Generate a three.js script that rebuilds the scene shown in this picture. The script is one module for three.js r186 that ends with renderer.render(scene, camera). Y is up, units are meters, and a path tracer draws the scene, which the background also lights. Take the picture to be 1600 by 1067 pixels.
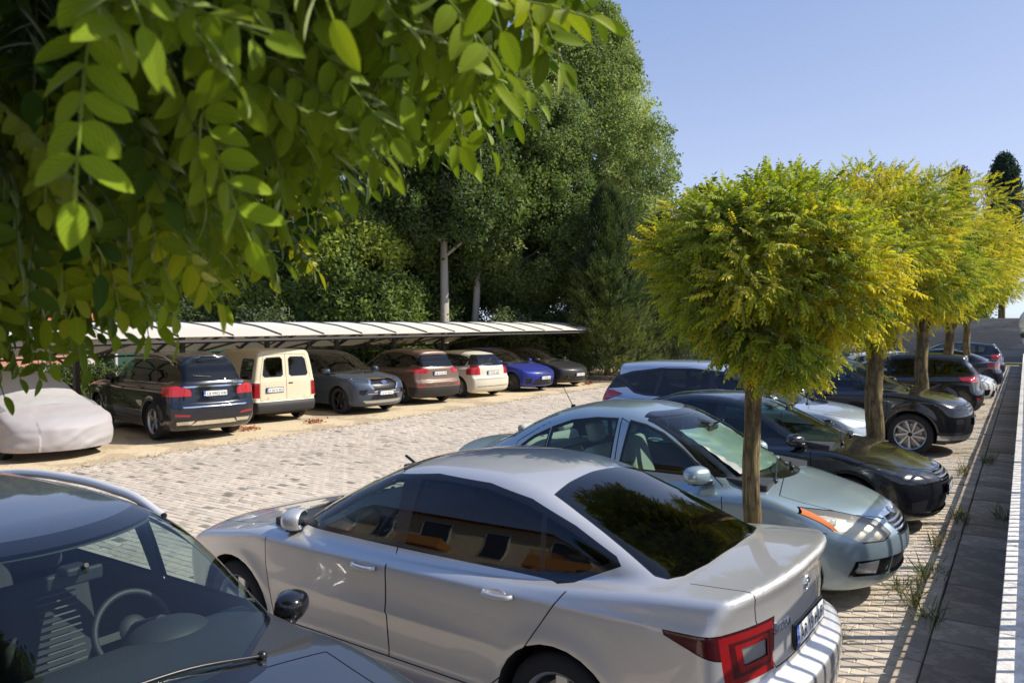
import * as THREE from 'three';
import { mergeGeometries } from 'three/addons/utils/BufferGeometryUtils.js';
import { RoundedBoxGeometry } from 'three/addons/geometries/RoundedBoxGeometry.js';
import { FontLoader } from 'three/addons/loaders/FontLoader.js';
import { TextGeometry } from 'three/addons/geometries/TextGeometry.js';

// ---------------------------------------------------------------- camera, sky, sun, exposure
// world: -z runs along the parking rows away from the photographer, -x towards the carport, y up, metres
const scene = new THREE.Scene();
const EYE = 2.45, YAW = 33.386, PITCH = -1.432;
const camera = new THREE.PerspectiveCamera(47.24, 1600 / 1067, 0.05, 600);
camera.position.set(0, EYE, 0);
camera.rotation.order = 'YXZ';
camera.rotation.set(THREE.MathUtils.degToRad(PITCH), THREE.MathUtils.degToRad(YAW), 0);
camera.focus = 6.5; camera.userData.fStop = 7;
const SUN_AZ = THREE.MathUtils.degToRad(33.4), SUN_EL = THREE.MathUtils.degToRad(42.5);
const sunDir = new THREE.Vector3(Math.cos(SUN_AZ) * Math.cos(SUN_EL), Math.sin(SUN_EL), -Math.sin(SUN_AZ) * Math.cos(SUN_EL));
{ // a clear summer sky: deep above, pale at the horizon, a soft brightening round the sun
  const W = 512, H = 256, d = new Float32Array(W * H * 4), v = new THREE.Vector3();
  for (let j = 0; j < H; j++) for (let i = 0; i < W; i++) {
    const th = (j + 0.5) / H * Math.PI - Math.PI / 2, ph = (i + 0.5) / W * 2 * Math.PI - Math.PI;
    v.set(Math.cos(th) * Math.cos(ph), Math.sin(th), Math.cos(th) * Math.sin(ph));
    const e = Math.max(0, v.y), t = Math.pow(1 - e, 3.2), s = Math.max(0, v.dot(sunDir));
    const halo = 0.24 * Math.pow(s, 2.6) + 0.35 * Math.pow(s, 24);
    let r = 0.105 + 0.53 * t, g = 0.20 + 0.53 * t, b = 0.46 + 0.46 * t;
    if (v.y < 0) { r = 0.42; g = 0.40; b = 0.36; }
    const k = (j * W + i) * 4; d[k] = r + halo; d[k + 1] = g + halo; d[k + 2] = b + halo; d[k + 3] = 1;
  }
  const sky = new THREE.DataTexture(d, W, H, THREE.RGBAFormat, THREE.FloatType);
  sky.mapping = THREE.EquirectangularReflectionMapping; sky.magFilter = sky.minFilter = THREE.LinearFilter; sky.wrapS = THREE.RepeatWrapping; sky.needsUpdate = true;
  scene.background = sky; scene.environment = sky;
}
const sun = new THREE.DirectionalLight(new THREE.Color(1, 0.92, 0.79), 4.8);
sun.position.copy(sunDir).multiplyScalar(60).add(new THREE.Vector3(-8, 0, -16)); sun.target.position.set(-8, 0, -16);
sun.castShadow = true; sun.shadow.mapSize.set(4096, 4096); sun.shadow.radius = 1;
Object.assign(sun.shadow.camera, { left: -45, right: 45, top: 45, bottom: -45, near: 1, far: 160 });
scene.add(sun, sun.target);
const renderer = new THREE.WebGLRenderer({ antialias: true });
renderer.toneMapping = THREE.LinearToneMapping; renderer.toneMappingExposure = 1.3;
renderer.shadowMap.enabled = true; renderer.setSize(1024, 682);

// ---------------------------------------------------------------- helpers
const PI = Math.PI;
let seed = 12345;
const rnd = () => { seed = (seed + 0x6D2B79F5) | 0; let t = Math.imul(seed ^ (seed >>> 15), 1 | seed); t = (t + Math.imul(t ^ (t >>> 7), 61 | t)) ^ t; return ((t ^ (t >>> 14)) >>> 0) / 4294967296; };
const rr = (a, b) => a + (b - a) * rnd();
const reseed = s => { seed = s; };
const clamp = (x, a, b) => Math.min(b, Math.max(a, x)), lerp = (a, b, t) => a + (b - a) * t;
const sstep = (a, b, x) => { const t = clamp((x - a) / (b - a), 0, 1); return t * t * (3 - 2 * t); };
const hash3 = (x, y, z) => { let h = Math.imul(x, 374761393) + Math.imul(y, 668265263) + Math.imul(z, 1274126177); h = Math.imul(h ^ (h >>> 13), 1274126177); return ((h ^ (h >>> 16)) >>> 0) / 4294967296; };
function noise3(x, y, z) {
  const xi = Math.floor(x), yi = Math.floor(y), zi = Math.floor(z), u = x - xi, v = y - yi, w = z - zi;
  const a = u * u * (3 - 2 * u), b = v * v * (3 - 2 * v), c = w * w * (3 - 2 * w), H = (i, j, k) => hash3(xi + i, yi + j, zi + k);
  return lerp(lerp(lerp(H(0, 0, 0), H(1, 0, 0), a), lerp(H(0, 1, 0), H(1, 1, 0), a), b), lerp(lerp(H(0, 0, 1), H(1, 0, 1), a), lerp(H(0, 1, 1), H(1, 1, 1), a), b), c);
}
const lin = (r, g, b) => new THREE.Color().setRGB(r, g, b);
const std = (c, roughness = 0.6, o = {}) => new THREE.MeshStandardMaterial({ color: c, roughness, ...o });
const phys = (c, roughness = 0.5, o = {}) => new THREE.MeshPhysicalMaterial({ color: c, roughness, ...o });
const used = new Map();
function numbered(name) { const n = used.get(name) || 0; used.set(name, n + 1); return n ? `${name}_${String(n).padStart(3, '0')}` : name; }
function tag(o, label, category, group, kind) { if (label) o.userData.label = label; if (category) o.userData.category = category; if (group) o.userData.group = group; if (kind) o.userData.kind = kind; return o; }
function shade(m) { m.castShadow = m.receiveShadow = true; return m; }
function thing(name, label, category, p = [0, 0, 0], turn = 0, group) {
  const o = new THREE.Group(); o.name = numbered(name); o.position.set(...p); o.rotation.y = turn; scene.add(o);
  return tag(o, label, category, group);
}
function part(parent, name, geo, mat) { const m = shade(new THREE.Mesh(geo, mat)); m.name = name; parent.add(m); return m; }
function struct(name, geo, mat) { const m = shade(new THREE.Mesh(geo, mat)); m.name = numbered(name); m.userData.kind = 'structure'; scene.add(m); return m; }
const box = (w, h, d, x = 0, y = 0, z = 0) => new THREE.BoxGeometry(w, h, d).translate(x, y, z);
const rbox = (w, h, d, r, x = 0, y = 0, z = 0, s = 2) => new RoundedBoxGeometry(w, h, d, s, r).translate(x, y, z);
const V = (x, y, z) => new THREE.Vector3(x, y, z);
function bar(a, b, r, n = 8, r2 = r) { // round bar between two points
  const A = V(...a), B = V(...b), L = A.distanceTo(B), g = new THREE.CylinderGeometry(r2, r, L, n);
  g.translate(0, L / 2, 0).applyQuaternion(new THREE.Quaternion().setFromUnitVectors(V(0, 1, 0), B.clone().sub(A).normalize())).translate(...a);
  return g;
}
const tube = (pts, r, n = 24, m = 8, closed = false) => new THREE.TubeGeometry(new THREE.CatmullRomCurve3(pts.map(p => V(...p)), closed), n, r, m, closed);
const merge = list => mergeGeometries(list.map(g => { const q = g.index ? g.toNonIndexed() : g; for (const k of Object.keys(q.attributes)) if (!['position', 'normal', 'uv'].includes(k)) q.deleteAttribute(k); if (!q.attributes.uv) q.setAttribute('uv', new THREE.BufferAttribute(new Float32Array(q.attributes.position.count * 2), 2)); return q; }));
function canvasTex(w, h, draw, srgb = true) {
  const c = document.createElement('canvas'); c.width = w; c.height = h; draw(c.getContext('2d'), w, h);
  const t = new THREE.CanvasTexture(c); if (srgb) t.colorSpace = THREE.SRGBColorSpace; t.magFilter = THREE.LinearFilter; return t;
}
function noiseTex(n, f, srgb, rep) { // f(u, v) -> [r, g, b] 0..1
  const d = new Uint8Array(n * n * 4);
  for (let j = 0; j < n; j++) for (let i = 0; i < n; i++) { const c = f(i / n, j / n), k = (j * n + i) * 4; for (let q = 0; q < 3; q++) d[k + q] = clamp(c[q], 0, 1) * 255; d[k + 3] = 255; }
  const t = new THREE.DataTexture(d, n, n); t.wrapS = t.wrapT = THREE.RepeatWrapping; t.magFilter = t.minFilter = THREE.LinearFilter; if (srgb) t.colorSpace = THREE.SRGBColorSpace;
  if (rep) t.repeat.set(rep, rep); t.needsUpdate = true; return t;
}
function tnoise(u, v, f) { // tiling value noise
  const x = u * f, y = v * f, xi = Math.floor(x), yi = Math.floor(y), a = x - xi, b = y - yi, s = a * a * (3 - 2 * a), t = b * b * (3 - 2 * b);
  const h = (i, j) => hash3(((xi + i) % f + f) % f, ((yi + j) % f + f) % f, f);
  return lerp(lerp(h(0, 0), h(1, 0), s), lerp(h(0, 1), h(1, 1), s), t);
}
function uvXZ(g, s = 1) { const p = g.attributes.position, u = new Float32Array(p.count * 2); for (let i = 0; i < p.count; i++) { u[2 * i] = p.getX(i) * s; u[2 * i + 1] = p.getZ(i) * s; } g.setAttribute('uv', new THREE.BufferAttribute(u, 2)); return g; }
function uvBox(g, s = 1) { // metre uv by the way each face points
  if (g.index) g = g.toNonIndexed();
  const p = g.attributes.position, n = g.attributes.normal, u = new Float32Array(p.count * 2);
  for (let i = 0; i < p.count; i += 3) {
    const nx = Math.abs(n.getX(i)), ny = Math.abs(n.getY(i)), nz = Math.abs(n.getZ(i));
    for (let k = i; k < i + 3; k++) { const q = ny >= nx && ny >= nz ? [p.getX(k), p.getZ(k)] : nx >= nz ? [p.getZ(k), p.getY(k)] : [p.getX(k), p.getY(k)]; u[2 * k] = q[0] * s; u[2 * k + 1] = q[1] * s; }
  }
  g.setAttribute('uv', new THREE.BufferAttribute(u, 2)); return g;
}
// ---------------------------------------------------------------- car bodies: a smooth field, meshed, then cut into panels, panes and lamps
function pchip(P) { // smooth, non-overshooting curve through points [[x, y], ...]
  P = P.slice().sort((a, b) => a[0] - b[0]); const n = P.length, h = [], s = [], m = [];
  for (let i = 0; i < n - 1; i++) { h[i] = P[i + 1][0] - P[i][0]; s[i] = (P[i + 1][1] - P[i][1]) / h[i]; }
  m[0] = s[0]; m[n - 1] = s[n - 2];
  for (let i = 1; i < n - 1; i++) { if (s[i - 1] * s[i] <= 0) m[i] = 0; else { const a = 2 * h[i] + h[i - 1], b = h[i] + 2 * h[i - 1]; m[i] = (a + b) / (a / s[i - 1] + b / s[i]); } }
  const f = x => {
    if (x <= P[0][0]) return P[0][1] + m[0] * (x - P[0][0]);
    if (x >= P[n - 1][0]) return P[n - 1][1] + m[n - 1] * (x - P[n - 1][0]);
    let i = 0; while (x > P[i + 1][0]) i++;
    const t = (x - P[i][0]) / h[i], t2 = t * t, t3 = t2 * t;
    return (2 * t3 - 3 * t2 + 1) * P[i][1] + (t3 - 2 * t2 + t) * h[i] * m[i] + (3 * t2 - 2 * t3) * P[i + 1][1] + (t3 - t2) * h[i] * m[i + 1];
  };
  const a = P[0][0] - 0.6, b = P[n - 1][0] + 0.6, N = 2400, k = N / (b - a), T = new Float64Array(N + 2); for (let i = 0; i <= N + 1; i++) T[i] = f(a + i / k);
  return x => { const q = (x - a) * k; if (q <= 0 || q >= N) return f(x); const i = q | 0, t = q - i; return T[i] + (T[i + 1] - T[i]) * t; };
}
const smax = (a, b, k) => { const h = Math.max(k - Math.abs(a - b), 0) / k; return Math.max(a, b) + h * h * k / 4; };
const smin = (a, b, k) => { const h = Math.max(k - Math.abs(a - b), 0) / k; return Math.min(a, b) - h * h * k / 4; };
function carField(S) {
  const yH = pchip(S.hood), yG = pchip(S.roof), xN = pchip(S.nose), xT = pchip(S.tail), sd = pchip(S.side), gh = pchip(S.house);
  const W = S.W, nk = S.noseK ?? 0.26, tk = S.tailK ?? 0.2, np = S.noseP ?? 2.6, tp = S.tailP ?? 2.8;
  const x1 = xN(0.45), x0 = xT(0.45), tf0 = S.tf0 ?? x1 - 1.0, tr0 = S.tr0 ?? x0 + 0.9, tf = S.tapF ?? 0.1, tr = S.tapR ?? 0.08;
  const cF = S.cF ?? 0.32, cR = S.cR ?? 0.2, hc = S.hoodCrown ?? 0.06, rc = S.roofCrown ?? 0.09, xm = S.xm ?? -0.2, rb = S.rBelt ?? 0.04, rs = S.rSide ?? 0.07, rn = S.rNose ?? 0.09, rt = S.rTail ?? 0.06, rg = S.rRoof ?? 0.09;
  const ra = S.arch, wx = S.wb / 2, wy = S.wr, sl = S.sideSlope ?? 0, fl = S.flare ?? 0.012, yb = S.bottom ?? 0.17, gx = S.houseX ?? 0.1, gt = S.houseTaper ?? 0.035, gtr = S.houseTaperR ?? gt;
  return (x, y, z) => {
    const az = Math.abs(z), q = az / W, tN = x > tf0 ? (x - tf0) / (x1 - tf0) : 0, tR = x < tr0 ? (tr0 - x) / (tr0 - x0) : 0;
    let w = sd(y - sl * x) - tf * tN * tN - tr * tR * tR;
    const d1 = Math.hypot(x - wx, y - wy) - ra - 0.02, d2 = Math.hypot(x + wx, y - wy) - ra - 0.02;
    if (fl) { if (d1 < 0.2 && d1 > -0.2) w += fl * Math.exp(-d1 * d1 / 0.004); if (d2 < 0.2 && d2 > -0.2) w += fl * Math.exp(-d2 * d2 / 0.004); }
    const tail = xT(y) + tk * Math.pow(q, tp) - x;
    let f = smax(az - w, y - yH(x) + hc * az * az, rs);
    const nose = x - xN(y) + nk * Math.pow(q, np); f = smax(f, nose, rn);
    f = smax(f, tail, rt);
    f = smax(f, yb - y, 0.05);
    if (y > 0.6) {
      const c = lerp(-cR, cF, sstep(xm - 0.7, xm + 0.7, x)), xs = x + c * az * az, Y = yG(xs), sl2 = (yG(xs + 0.01) - yG(xs - 0.01)) / 0.02;
      let g = (y - Y + rc * az * az) / Math.sqrt(1 + sl2 * sl2);
      const dx = x - gx; g = smax(g, az - gh(y) + (dx > 0 ? gt : gtr) * dx * dx, rg);
      g = S.tailHouse ? smax(g, tail, S.rTailHouse ?? 0.07) : Math.max(g, tail + 0.05); g = Math.max(g, nose + 0.08);
      f = smin(f, g, rb);
    }
    return f;
  };
}
function meshField(F, lo, hi, h) { // surface nets, vertices drawn onto the surface, normals from the field
  const n = lo.map((a, i) => Math.ceil((hi[i] - a) / h) + 1), [nx, ny, nz] = n, val = new Float32Array(nx * ny * nz), id = (i, j, k) => (i * ny + j) * nz + k;
  const K = 6, far = K * h * 2.2; // blocks well away from the surface are filled with one value
  for (let I = 0; I < nx; I += K) for (let J = 0; J < ny; J += K) for (let L = 0; L < nz; L += K) {
    const c = F(lo[0] + (I + K / 2) * h, lo[1] + (J + K / 2) * h, lo[2] + (L + K / 2) * h), skip = Math.abs(c) > far, i1 = Math.min(nx, I + K), j1 = Math.min(ny, J + K), k1 = Math.min(nz, L + K);
    for (let i = I; i < i1; i++) for (let j = J; j < j1; j++) for (let k = L; k < k1; k++) val[id(i, j, k)] = skip ? c : F(lo[0] + i * h, lo[1] + j * h, lo[2] + k * h);
  }
  const vid = new Int32Array(nx * ny * nz).fill(-1), pos = [], nor = [], e = 0.008;
  const grad = p => [(F(p[0] + e, p[1], p[2]) - F(p[0] - e, p[1], p[2])) / (2 * e), (F(p[0], p[1] + e, p[2]) - F(p[0], p[1] - e, p[2])) / (2 * e), (F(p[0], p[1], p[2] + e) - F(p[0], p[1], p[2] - e)) / (2 * e)];
  const E8 = [[0, 1], [2, 3], [4, 5], [6, 7], [0, 2], [1, 3], [4, 6], [5, 7], [0, 4], [1, 5], [2, 6], [3, 7]];
  for (let i = 0; i < nx - 1; i++) for (let j = 0; j < ny - 1; j++) for (let k = 0; k < nz - 1; k++) {
    const c = []; let s = 0;
    for (let b = 0; b < 8; b++) { const q = val[id(i + (b & 1), j + ((b >> 1) & 1), k + (b >> 2))]; c[b] = q; if (q < 0) s++; }
    if (!s || s === 8) continue;
    let x = 0, y = 0, z = 0, m = 0;
    for (const [a, b] of E8) if ((c[a] < 0) !== (c[b] < 0)) { const t = c[a] / (c[a] - c[b]); x += lerp(a & 1, b & 1, t); y += lerp((a >> 1) & 1, (b >> 1) & 1, t); z += lerp(a >> 2, b >> 2, t); m++; }
    const p = [lo[0] + (i + x / m) * h, lo[1] + (j + y / m) * h, lo[2] + (k + z / m) * h];
    let g = grad(p);
    for (let it = 0; it < 2; it++) { const f = F(...p), l = g[0] * g[0] + g[1] * g[1] + g[2] * g[2] + 1e-9, d = clamp(f / l, -h, h); p[0] -= g[0] * d; p[1] -= g[1] * d; p[2] -= g[2] * d; }
    g = grad(p); const l = Math.hypot(...g) || 1;
    vid[id(i, j, k)] = pos.length; pos.push(p); nor.push([g[0] / l, g[1] / l, g[2] / l]);
  }
  const tris = [], T = (a, b, c) => tris.push([...pos[a], ...nor[a], ...pos[b], ...nor[b], ...pos[c], ...nor[c]]);
  const Q = (a, b, c, d, flip) => { if (flip) { T(a, c, b); T(a, d, c); } else { T(a, b, c); T(a, c, d); } };
  for (let i = 1; i < nx - 1; i++) for (let j = 1; j < ny - 1; j++) for (let k = 1; k < nz - 1; k++) {
    const v0 = val[id(i, j, k)] < 0;
    if (v0 !== val[id(i + 1, j, k)] < 0) Q(vid[id(i, j - 1, k - 1)], vid[id(i, j, k - 1)], vid[id(i, j, k)], vid[id(i, j - 1, k)], !v0);
    if (v0 !== val[id(i, j + 1, k)] < 0) Q(vid[id(i - 1, j, k - 1)], vid[id(i - 1, j, k)], vid[id(i, j, k)], vid[id(i, j, k - 1)], !v0);
    if (v0 !== val[id(i, j, k + 1)] < 0) Q(vid[id(i - 1, j - 1, k)], vid[id(i, j - 1, k)], vid[id(i, j, k)], vid[id(i - 1, j, k)], !v0);
  }
  return tris;
}
// planes [a, b, c, d]: inside where a x + b y + c z + d <= 0
function polyPlanes(view, P, grow = 0) {
  const [iu, iv] = view === 'S' ? [0, 1] : view === 'T' ? [0, 2] : [2, 1]; let A = 0;
  for (let i = 0; i < P.length; i++) { const [a, b] = P[i], [c, d] = P[(i + 1) % P.length]; A += a * d - b * c; }
  const sg = A > 0 ? 1 : -1;
  return P.map((p, i) => { const q = P[(i + 1) % P.length], du = q[0] - p[0], dv = q[1] - p[1], l = Math.hypot(du, dv) || 1, nu = sg * dv / l, nv = -sg * du / l, pl = [0, 0, 0, 0]; pl[iu] = nu; pl[iv] = nv; pl[3] = -(nu * p[0] + nv * p[1]) - grow; return pl; });
}
function cutTris(tris, planes, outside, inside, cond) {
  for (const t of tris) {
    if (cond && !cond(t)) { outside.push(t); continue; }
    let poly = [t.slice(0, 6), t.slice(6, 12), t.slice(12, 18)], dead = false; const parts = [];
    for (const [a, b, c, d] of planes) {
      const D = poly.map(v => a * v[0] + b * v[1] + c * v[2] + d); let mn = Infinity, mx = -Infinity; for (const q of D) { if (q < mn) mn = q; if (q > mx) mx = q; }
      if (mx <= 1e-7) continue;
      if (mn >= -1e-7) { dead = true; break; }
      const I = [], O = [];
      for (let i = 0; i < poly.length; i++) {
        const v = poly[i], w = poly[(i + 1) % poly.length], dv = D[i], dw = D[(i + 1) % poly.length];
        if (dv <= 0) I.push(v); else O.push(v);
        if ((dv <= 0) !== (dw <= 0)) { const s = dv / (dv - dw), m = v.map((x, k) => lerp(x, w[k], s)); I.push(m); O.push(m); }
      }
      parts.push(O); poly = I;
    }
    if (dead) { outside.push(t); continue; }
    const fan = (P, out) => { for (let i = 1; i < P.length - 1; i++) out.push([...P[0], ...P[i], ...P[i + 1]]); };
    for (const P of parts) fan(P, outside);
    fan(poly, inside);
  }
}
function trisGeo(tris, off = 0, dir) {
  const p = new Float32Array(tris.length * 9), n = new Float32Array(tris.length * 9), u = new Float32Array(tris.length * 6); let k = 0, m = 0;
  for (const t of tris) for (let v = 0; v < 18; v += 6) {
    for (let q = 0; q < 3; q++) { p[k] = t[v + q] + (dir ? dir[q] * off : t[v + 3 + q] * off); n[k] = t[v + 3 + q]; k++; }
    const ax = Math.abs(t[3]), ay = Math.abs(t[4]), az = Math.abs(t[5]);
    if (ay > ax && ay > az) { u[m++] = t[v]; u[m++] = t[v + 2]; } else if (az > ax) { u[m++] = t[v]; u[m++] = t[v + 1]; } else { u[m++] = t[v + 2]; u[m++] = t[v + 1]; }
  }
  const g = new THREE.BufferGeometry(); g.setAttribute('position', new THREE.BufferAttribute(p, 3)); g.setAttribute('normal', new THREE.BufferAttribute(n, 3)); g.setAttribute('uv', new THREE.BufferAttribute(u, 2)); return g;
}
// ---- shared materials
const flake = noiseTex(128, (u, v) => { const a = tnoise(u, v, 64), b = tnoise(u, v, 16); return [0.5 + 0.3 * a + 0.2 * b, 0.5 + 0.3 * a + 0.2 * b, 0.5 + 0.3 * a + 0.2 * b]; }, false, 3);
const paint = (r, g, b, metal = 0.4, rough = 0.38, coat = 1, cr = 0.04) => phys(lin(r, g, b), rough, { metalness: metal, clearcoat: coat, clearcoatRoughness: cr });
const M = {
  black: std(lin(0.012, 0.012, 0.013), 0.35), trim: phys(lin(0.008, 0.008, 0.009), 0.18, { clearcoat: 0.4 }), plastic: std(lin(0.025, 0.025, 0.027), 0.62), rubber: std(lin(0.018, 0.018, 0.018), 0.85),
  chrome: std(lin(0.78, 0.79, 0.8), 0.09, { metalness: 1 }), railing: std(lin(0.66, 0.66, 0.66), 0.35, { metalness: 0.25 }), satin: std(lin(0.55, 0.56, 0.58), 0.28, { metalness: 0.9 }), alloy: phys(lin(0.5, 0.51, 0.53), 0.32, { metalness: 0.85, clearcoat: 0.5 }), alloyDark: std(lin(0.09, 0.09, 0.095), 0.35, { metalness: 0.7 }), alloyBlack: std(lin(0.015, 0.015, 0.016), 0.3, { metalness: 0.4 }),
  lining: std(lin(0.055, 0.053, 0.05), 0.9), seat: std(lin(0.045, 0.046, 0.05), 0.85), seatLight: std(lin(0.4, 0.39, 0.36), 0.9), dash: std(lin(0.03, 0.032, 0.035), 0.55),
  glass: phys(lin(0.66, 0.76, 0.74), 0, { transmission: 1, thickness: 0, ior: 1.52, metalness: 0 }), glassGreen: phys(lin(0.58, 0.74, 0.68), 0, { transmission: 1, thickness: 0, ior: 1.52 }), privacy: phys(lin(0.10, 0.12, 0.14), 0, { transmission: 1, thickness: 0, ior: 1.55 }),
  lens: phys(lin(0.9, 0.93, 0.95), 0.02, { transmission: 1, thickness: 0, ior: 1.5 }), hazyLens: phys(lin(0.86, 0.84, 0.74), 0.3, { transmission: 0.86, thickness: 0, ior: 1.5, clearcoat: 0.6 }),
  reflector: std(lin(0.7, 0.71, 0.72), 0.42, { metalness: 0.6 }), lampDark: std(lin(0.06, 0.06, 0.065), 0.25, { metalness: 0.5 }),
  red: phys(lin(0.27, 0.005, 0.008), 0.16, { clearcoat: 1, clearcoatRoughness: 0.03 }), redDark: phys(lin(0.07, 0.003, 0.005), 0.14, { clearcoat: 1, clearcoatRoughness: 0.03 }), redBright: phys(lin(0.4, 0.008, 0.01), 0.2, { clearcoat: 1, clearcoatRoughness: 0.03 }), clearLamp: phys(lin(0.5, 0.5, 0.5), 0.12, { metalness: 0.6, clearcoat: 1 }), amber: phys(lin(0.75, 0.2, 0.03), 0.25, { clearcoat: 1 }),
  disc: std(lin(0.3, 0.29, 0.28), 0.4, { metalness: 0.9 }), under: std(lin(0.02, 0.02, 0.02), 0.9), blue: std(lin(0.01, 0.06, 0.35), 0.4), white: std(lin(0.75, 0.75, 0.75), 0.4),
};
const font = await new FontLoader().loadAsync('fonts/droid/droid_sans_bold.typeface.json');
// ---- wheels
const wheelCache = new Map();
function wheelGeos(R, rimR, wd, style) {
  const key = [R, rimR, wd, style].join(); if (wheelCache.has(key)) return wheelCache.get(key);
  const h = wd / 2, P = (...a) => a.map(([x, y]) => new THREE.Vector2(x, y)), rot = g => g.rotateX(Math.PI / 2); // axis to z, outside at +z
  const tyre = rot(new THREE.LatheGeometry(P([rimR, -h * 0.8], [rimR + 0.012, -h * 0.95], [R - 0.045, -h], [R - 0.012, -h * 0.86], [R, -h * 0.66], [R, -h * 0.42], [R - 0.007, -h * 0.4], [R - 0.007, -h * 0.34], [R, -h * 0.32], [R, -h * 0.04], [R - 0.007, -h * 0.02], [R - 0.007, h * 0.04], [R, h * 0.06], [R, h * 0.34], [R - 0.007, h * 0.36], [R - 0.007, h * 0.42], [R, h * 0.44], [R, h * 0.66], [R - 0.012, h * 0.86], [R - 0.045, h], [rimR + 0.012, h * 0.95], [rimR, h * 0.8]), 56));
  const rim = rot(new THREE.LatheGeometry(P([rimR - 0.05, -h * 0.75], [rimR - 0.004, -h * 0.8], [rimR - 0.02, h * 0.4], [rimR - 0.016, h * 0.7], [rimR + 0.004, h * 0.86], [rimR + 0.008, h * 0.8]), 56));
  const dk = [rot(new THREE.CylinderGeometry(rimR * 0.72, rimR * 0.72, 0.024, 36).translate(0, -h * 0.05, 0)), rot(new THREE.CylinderGeometry(rimR * 0.98, rimR * 0.98, 0.01, 36).translate(0, -h * 0.7, 0))];
  const sp = [], zf = h * 0.72, n = style === 'five' ? 5 : style === 'ten' ? 10 : style === 'seven' ? 7 : style === 'swirl' ? 9 : style === 'steel' ? 0 : 5;
  const addSpoke = (a0, a1, w0, w1) => { // a tapered, raised spoke from hub angle a0 to rim angle a1
    const s = new THREE.Shape(), r0 = rimR * 0.16, r1 = rimR * 0.985, A = [Math.cos(a0) * r0, Math.sin(a0) * r0], B = [Math.cos(a1) * r1, Math.sin(a1) * r1], d = [B[0] - A[0], B[1] - A[1]], l = Math.hypot(...d), nn = [-d[1] / l, d[0] / l];
    s.moveTo(A[0] + nn[0] * w0, A[1] + nn[1] * w0); s.lineTo(B[0] + nn[0] * w1, B[1] + nn[1] * w1); s.lineTo(B[0] - nn[0] * w1, B[1] - nn[1] * w1); s.lineTo(A[0] - nn[0] * w0, A[1] - nn[1] * w0); s.closePath();
    sp.push(new THREE.ExtrudeGeometry(s, { depth: 0.02, bevelEnabled: true, bevelSize: 0.005, bevelThickness: 0.008, bevelSegments: 1, curveSegments: 4 }).translate(0, 0, zf - 0.045));
  };
  for (let i = 0; i < n; i++) { const a = i / n * Math.PI * 2 + Math.PI / 2; if (style === 'five') { addSpoke(a, a, 0.03, 0.035); } else if (style === 'twin') { addSpoke(a - 0.2, a - 0.13, 0.013, 0.014); addSpoke(a + 0.2, a + 0.13, 0.013, 0.014); } else if (style === 'swirl') { addSpoke(a - 0.1, a + 0.3, 0.012, 0.021); } else addSpoke(a, a, 0.014, 0.016); }
  sp.push(rot(new THREE.CylinderGeometry(rimR * 0.2, rimR * 0.24, 0.045, 24).translate(0, zf - 0.03, 0)));
  if (!n) { sp.push(rot(new THREE.LatheGeometry(P([0.001, zf], [rimR * 0.3, zf], [rimR * 0.5, zf - 0.03], [rimR * 0.75, zf - 0.02], [rimR * 0.97, zf - 0.035]), 40))); }
  const cap = rot(new THREE.CylinderGeometry(rimR * 0.13, rimR * 0.15, 0.014, 24).translate(0, zf, 0));
  const w = { tyre, rim, dark: merge(dk), spokes: merge(sp), cap }; wheelCache.set(key, w); return w;
}
// ---- the builder
function plateTex(text, eu = true) {
  return canvasTex(512, 112, (c, w, h) => { c.fillStyle = '#e9e9e4'; c.fillRect(0, 0, w, h); c.strokeStyle = '#15151a'; c.lineWidth = 6; c.strokeRect(3, 3, w - 6, h - 6); if (eu) { c.fillStyle = '#1c4fae'; c.fillRect(4, 4, 46, h - 8); c.fillStyle = '#f5d22b'; for (let i = 0; i < 12; i++) { c.beginPath(); c.arc(27 + 13 * Math.cos(i * Math.PI / 6), 38 + 13 * Math.sin(i * Math.PI / 6), 2.4, 0, 7); c.fill(); } c.fillStyle = '#fff'; c.font = 'bold 26px sans-serif'; c.textAlign = 'center'; c.fillText('BG', 27, 94); } c.fillStyle = '#111114'; c.font = 'bold 88px sans-serif'; c.textAlign = 'center'; c.textBaseline = 'middle'; c.fillText(text, w / 2 + (eu ? 24 : 0), h / 2 + 6, w - (eu ? 80 : 30)); });
}
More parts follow.
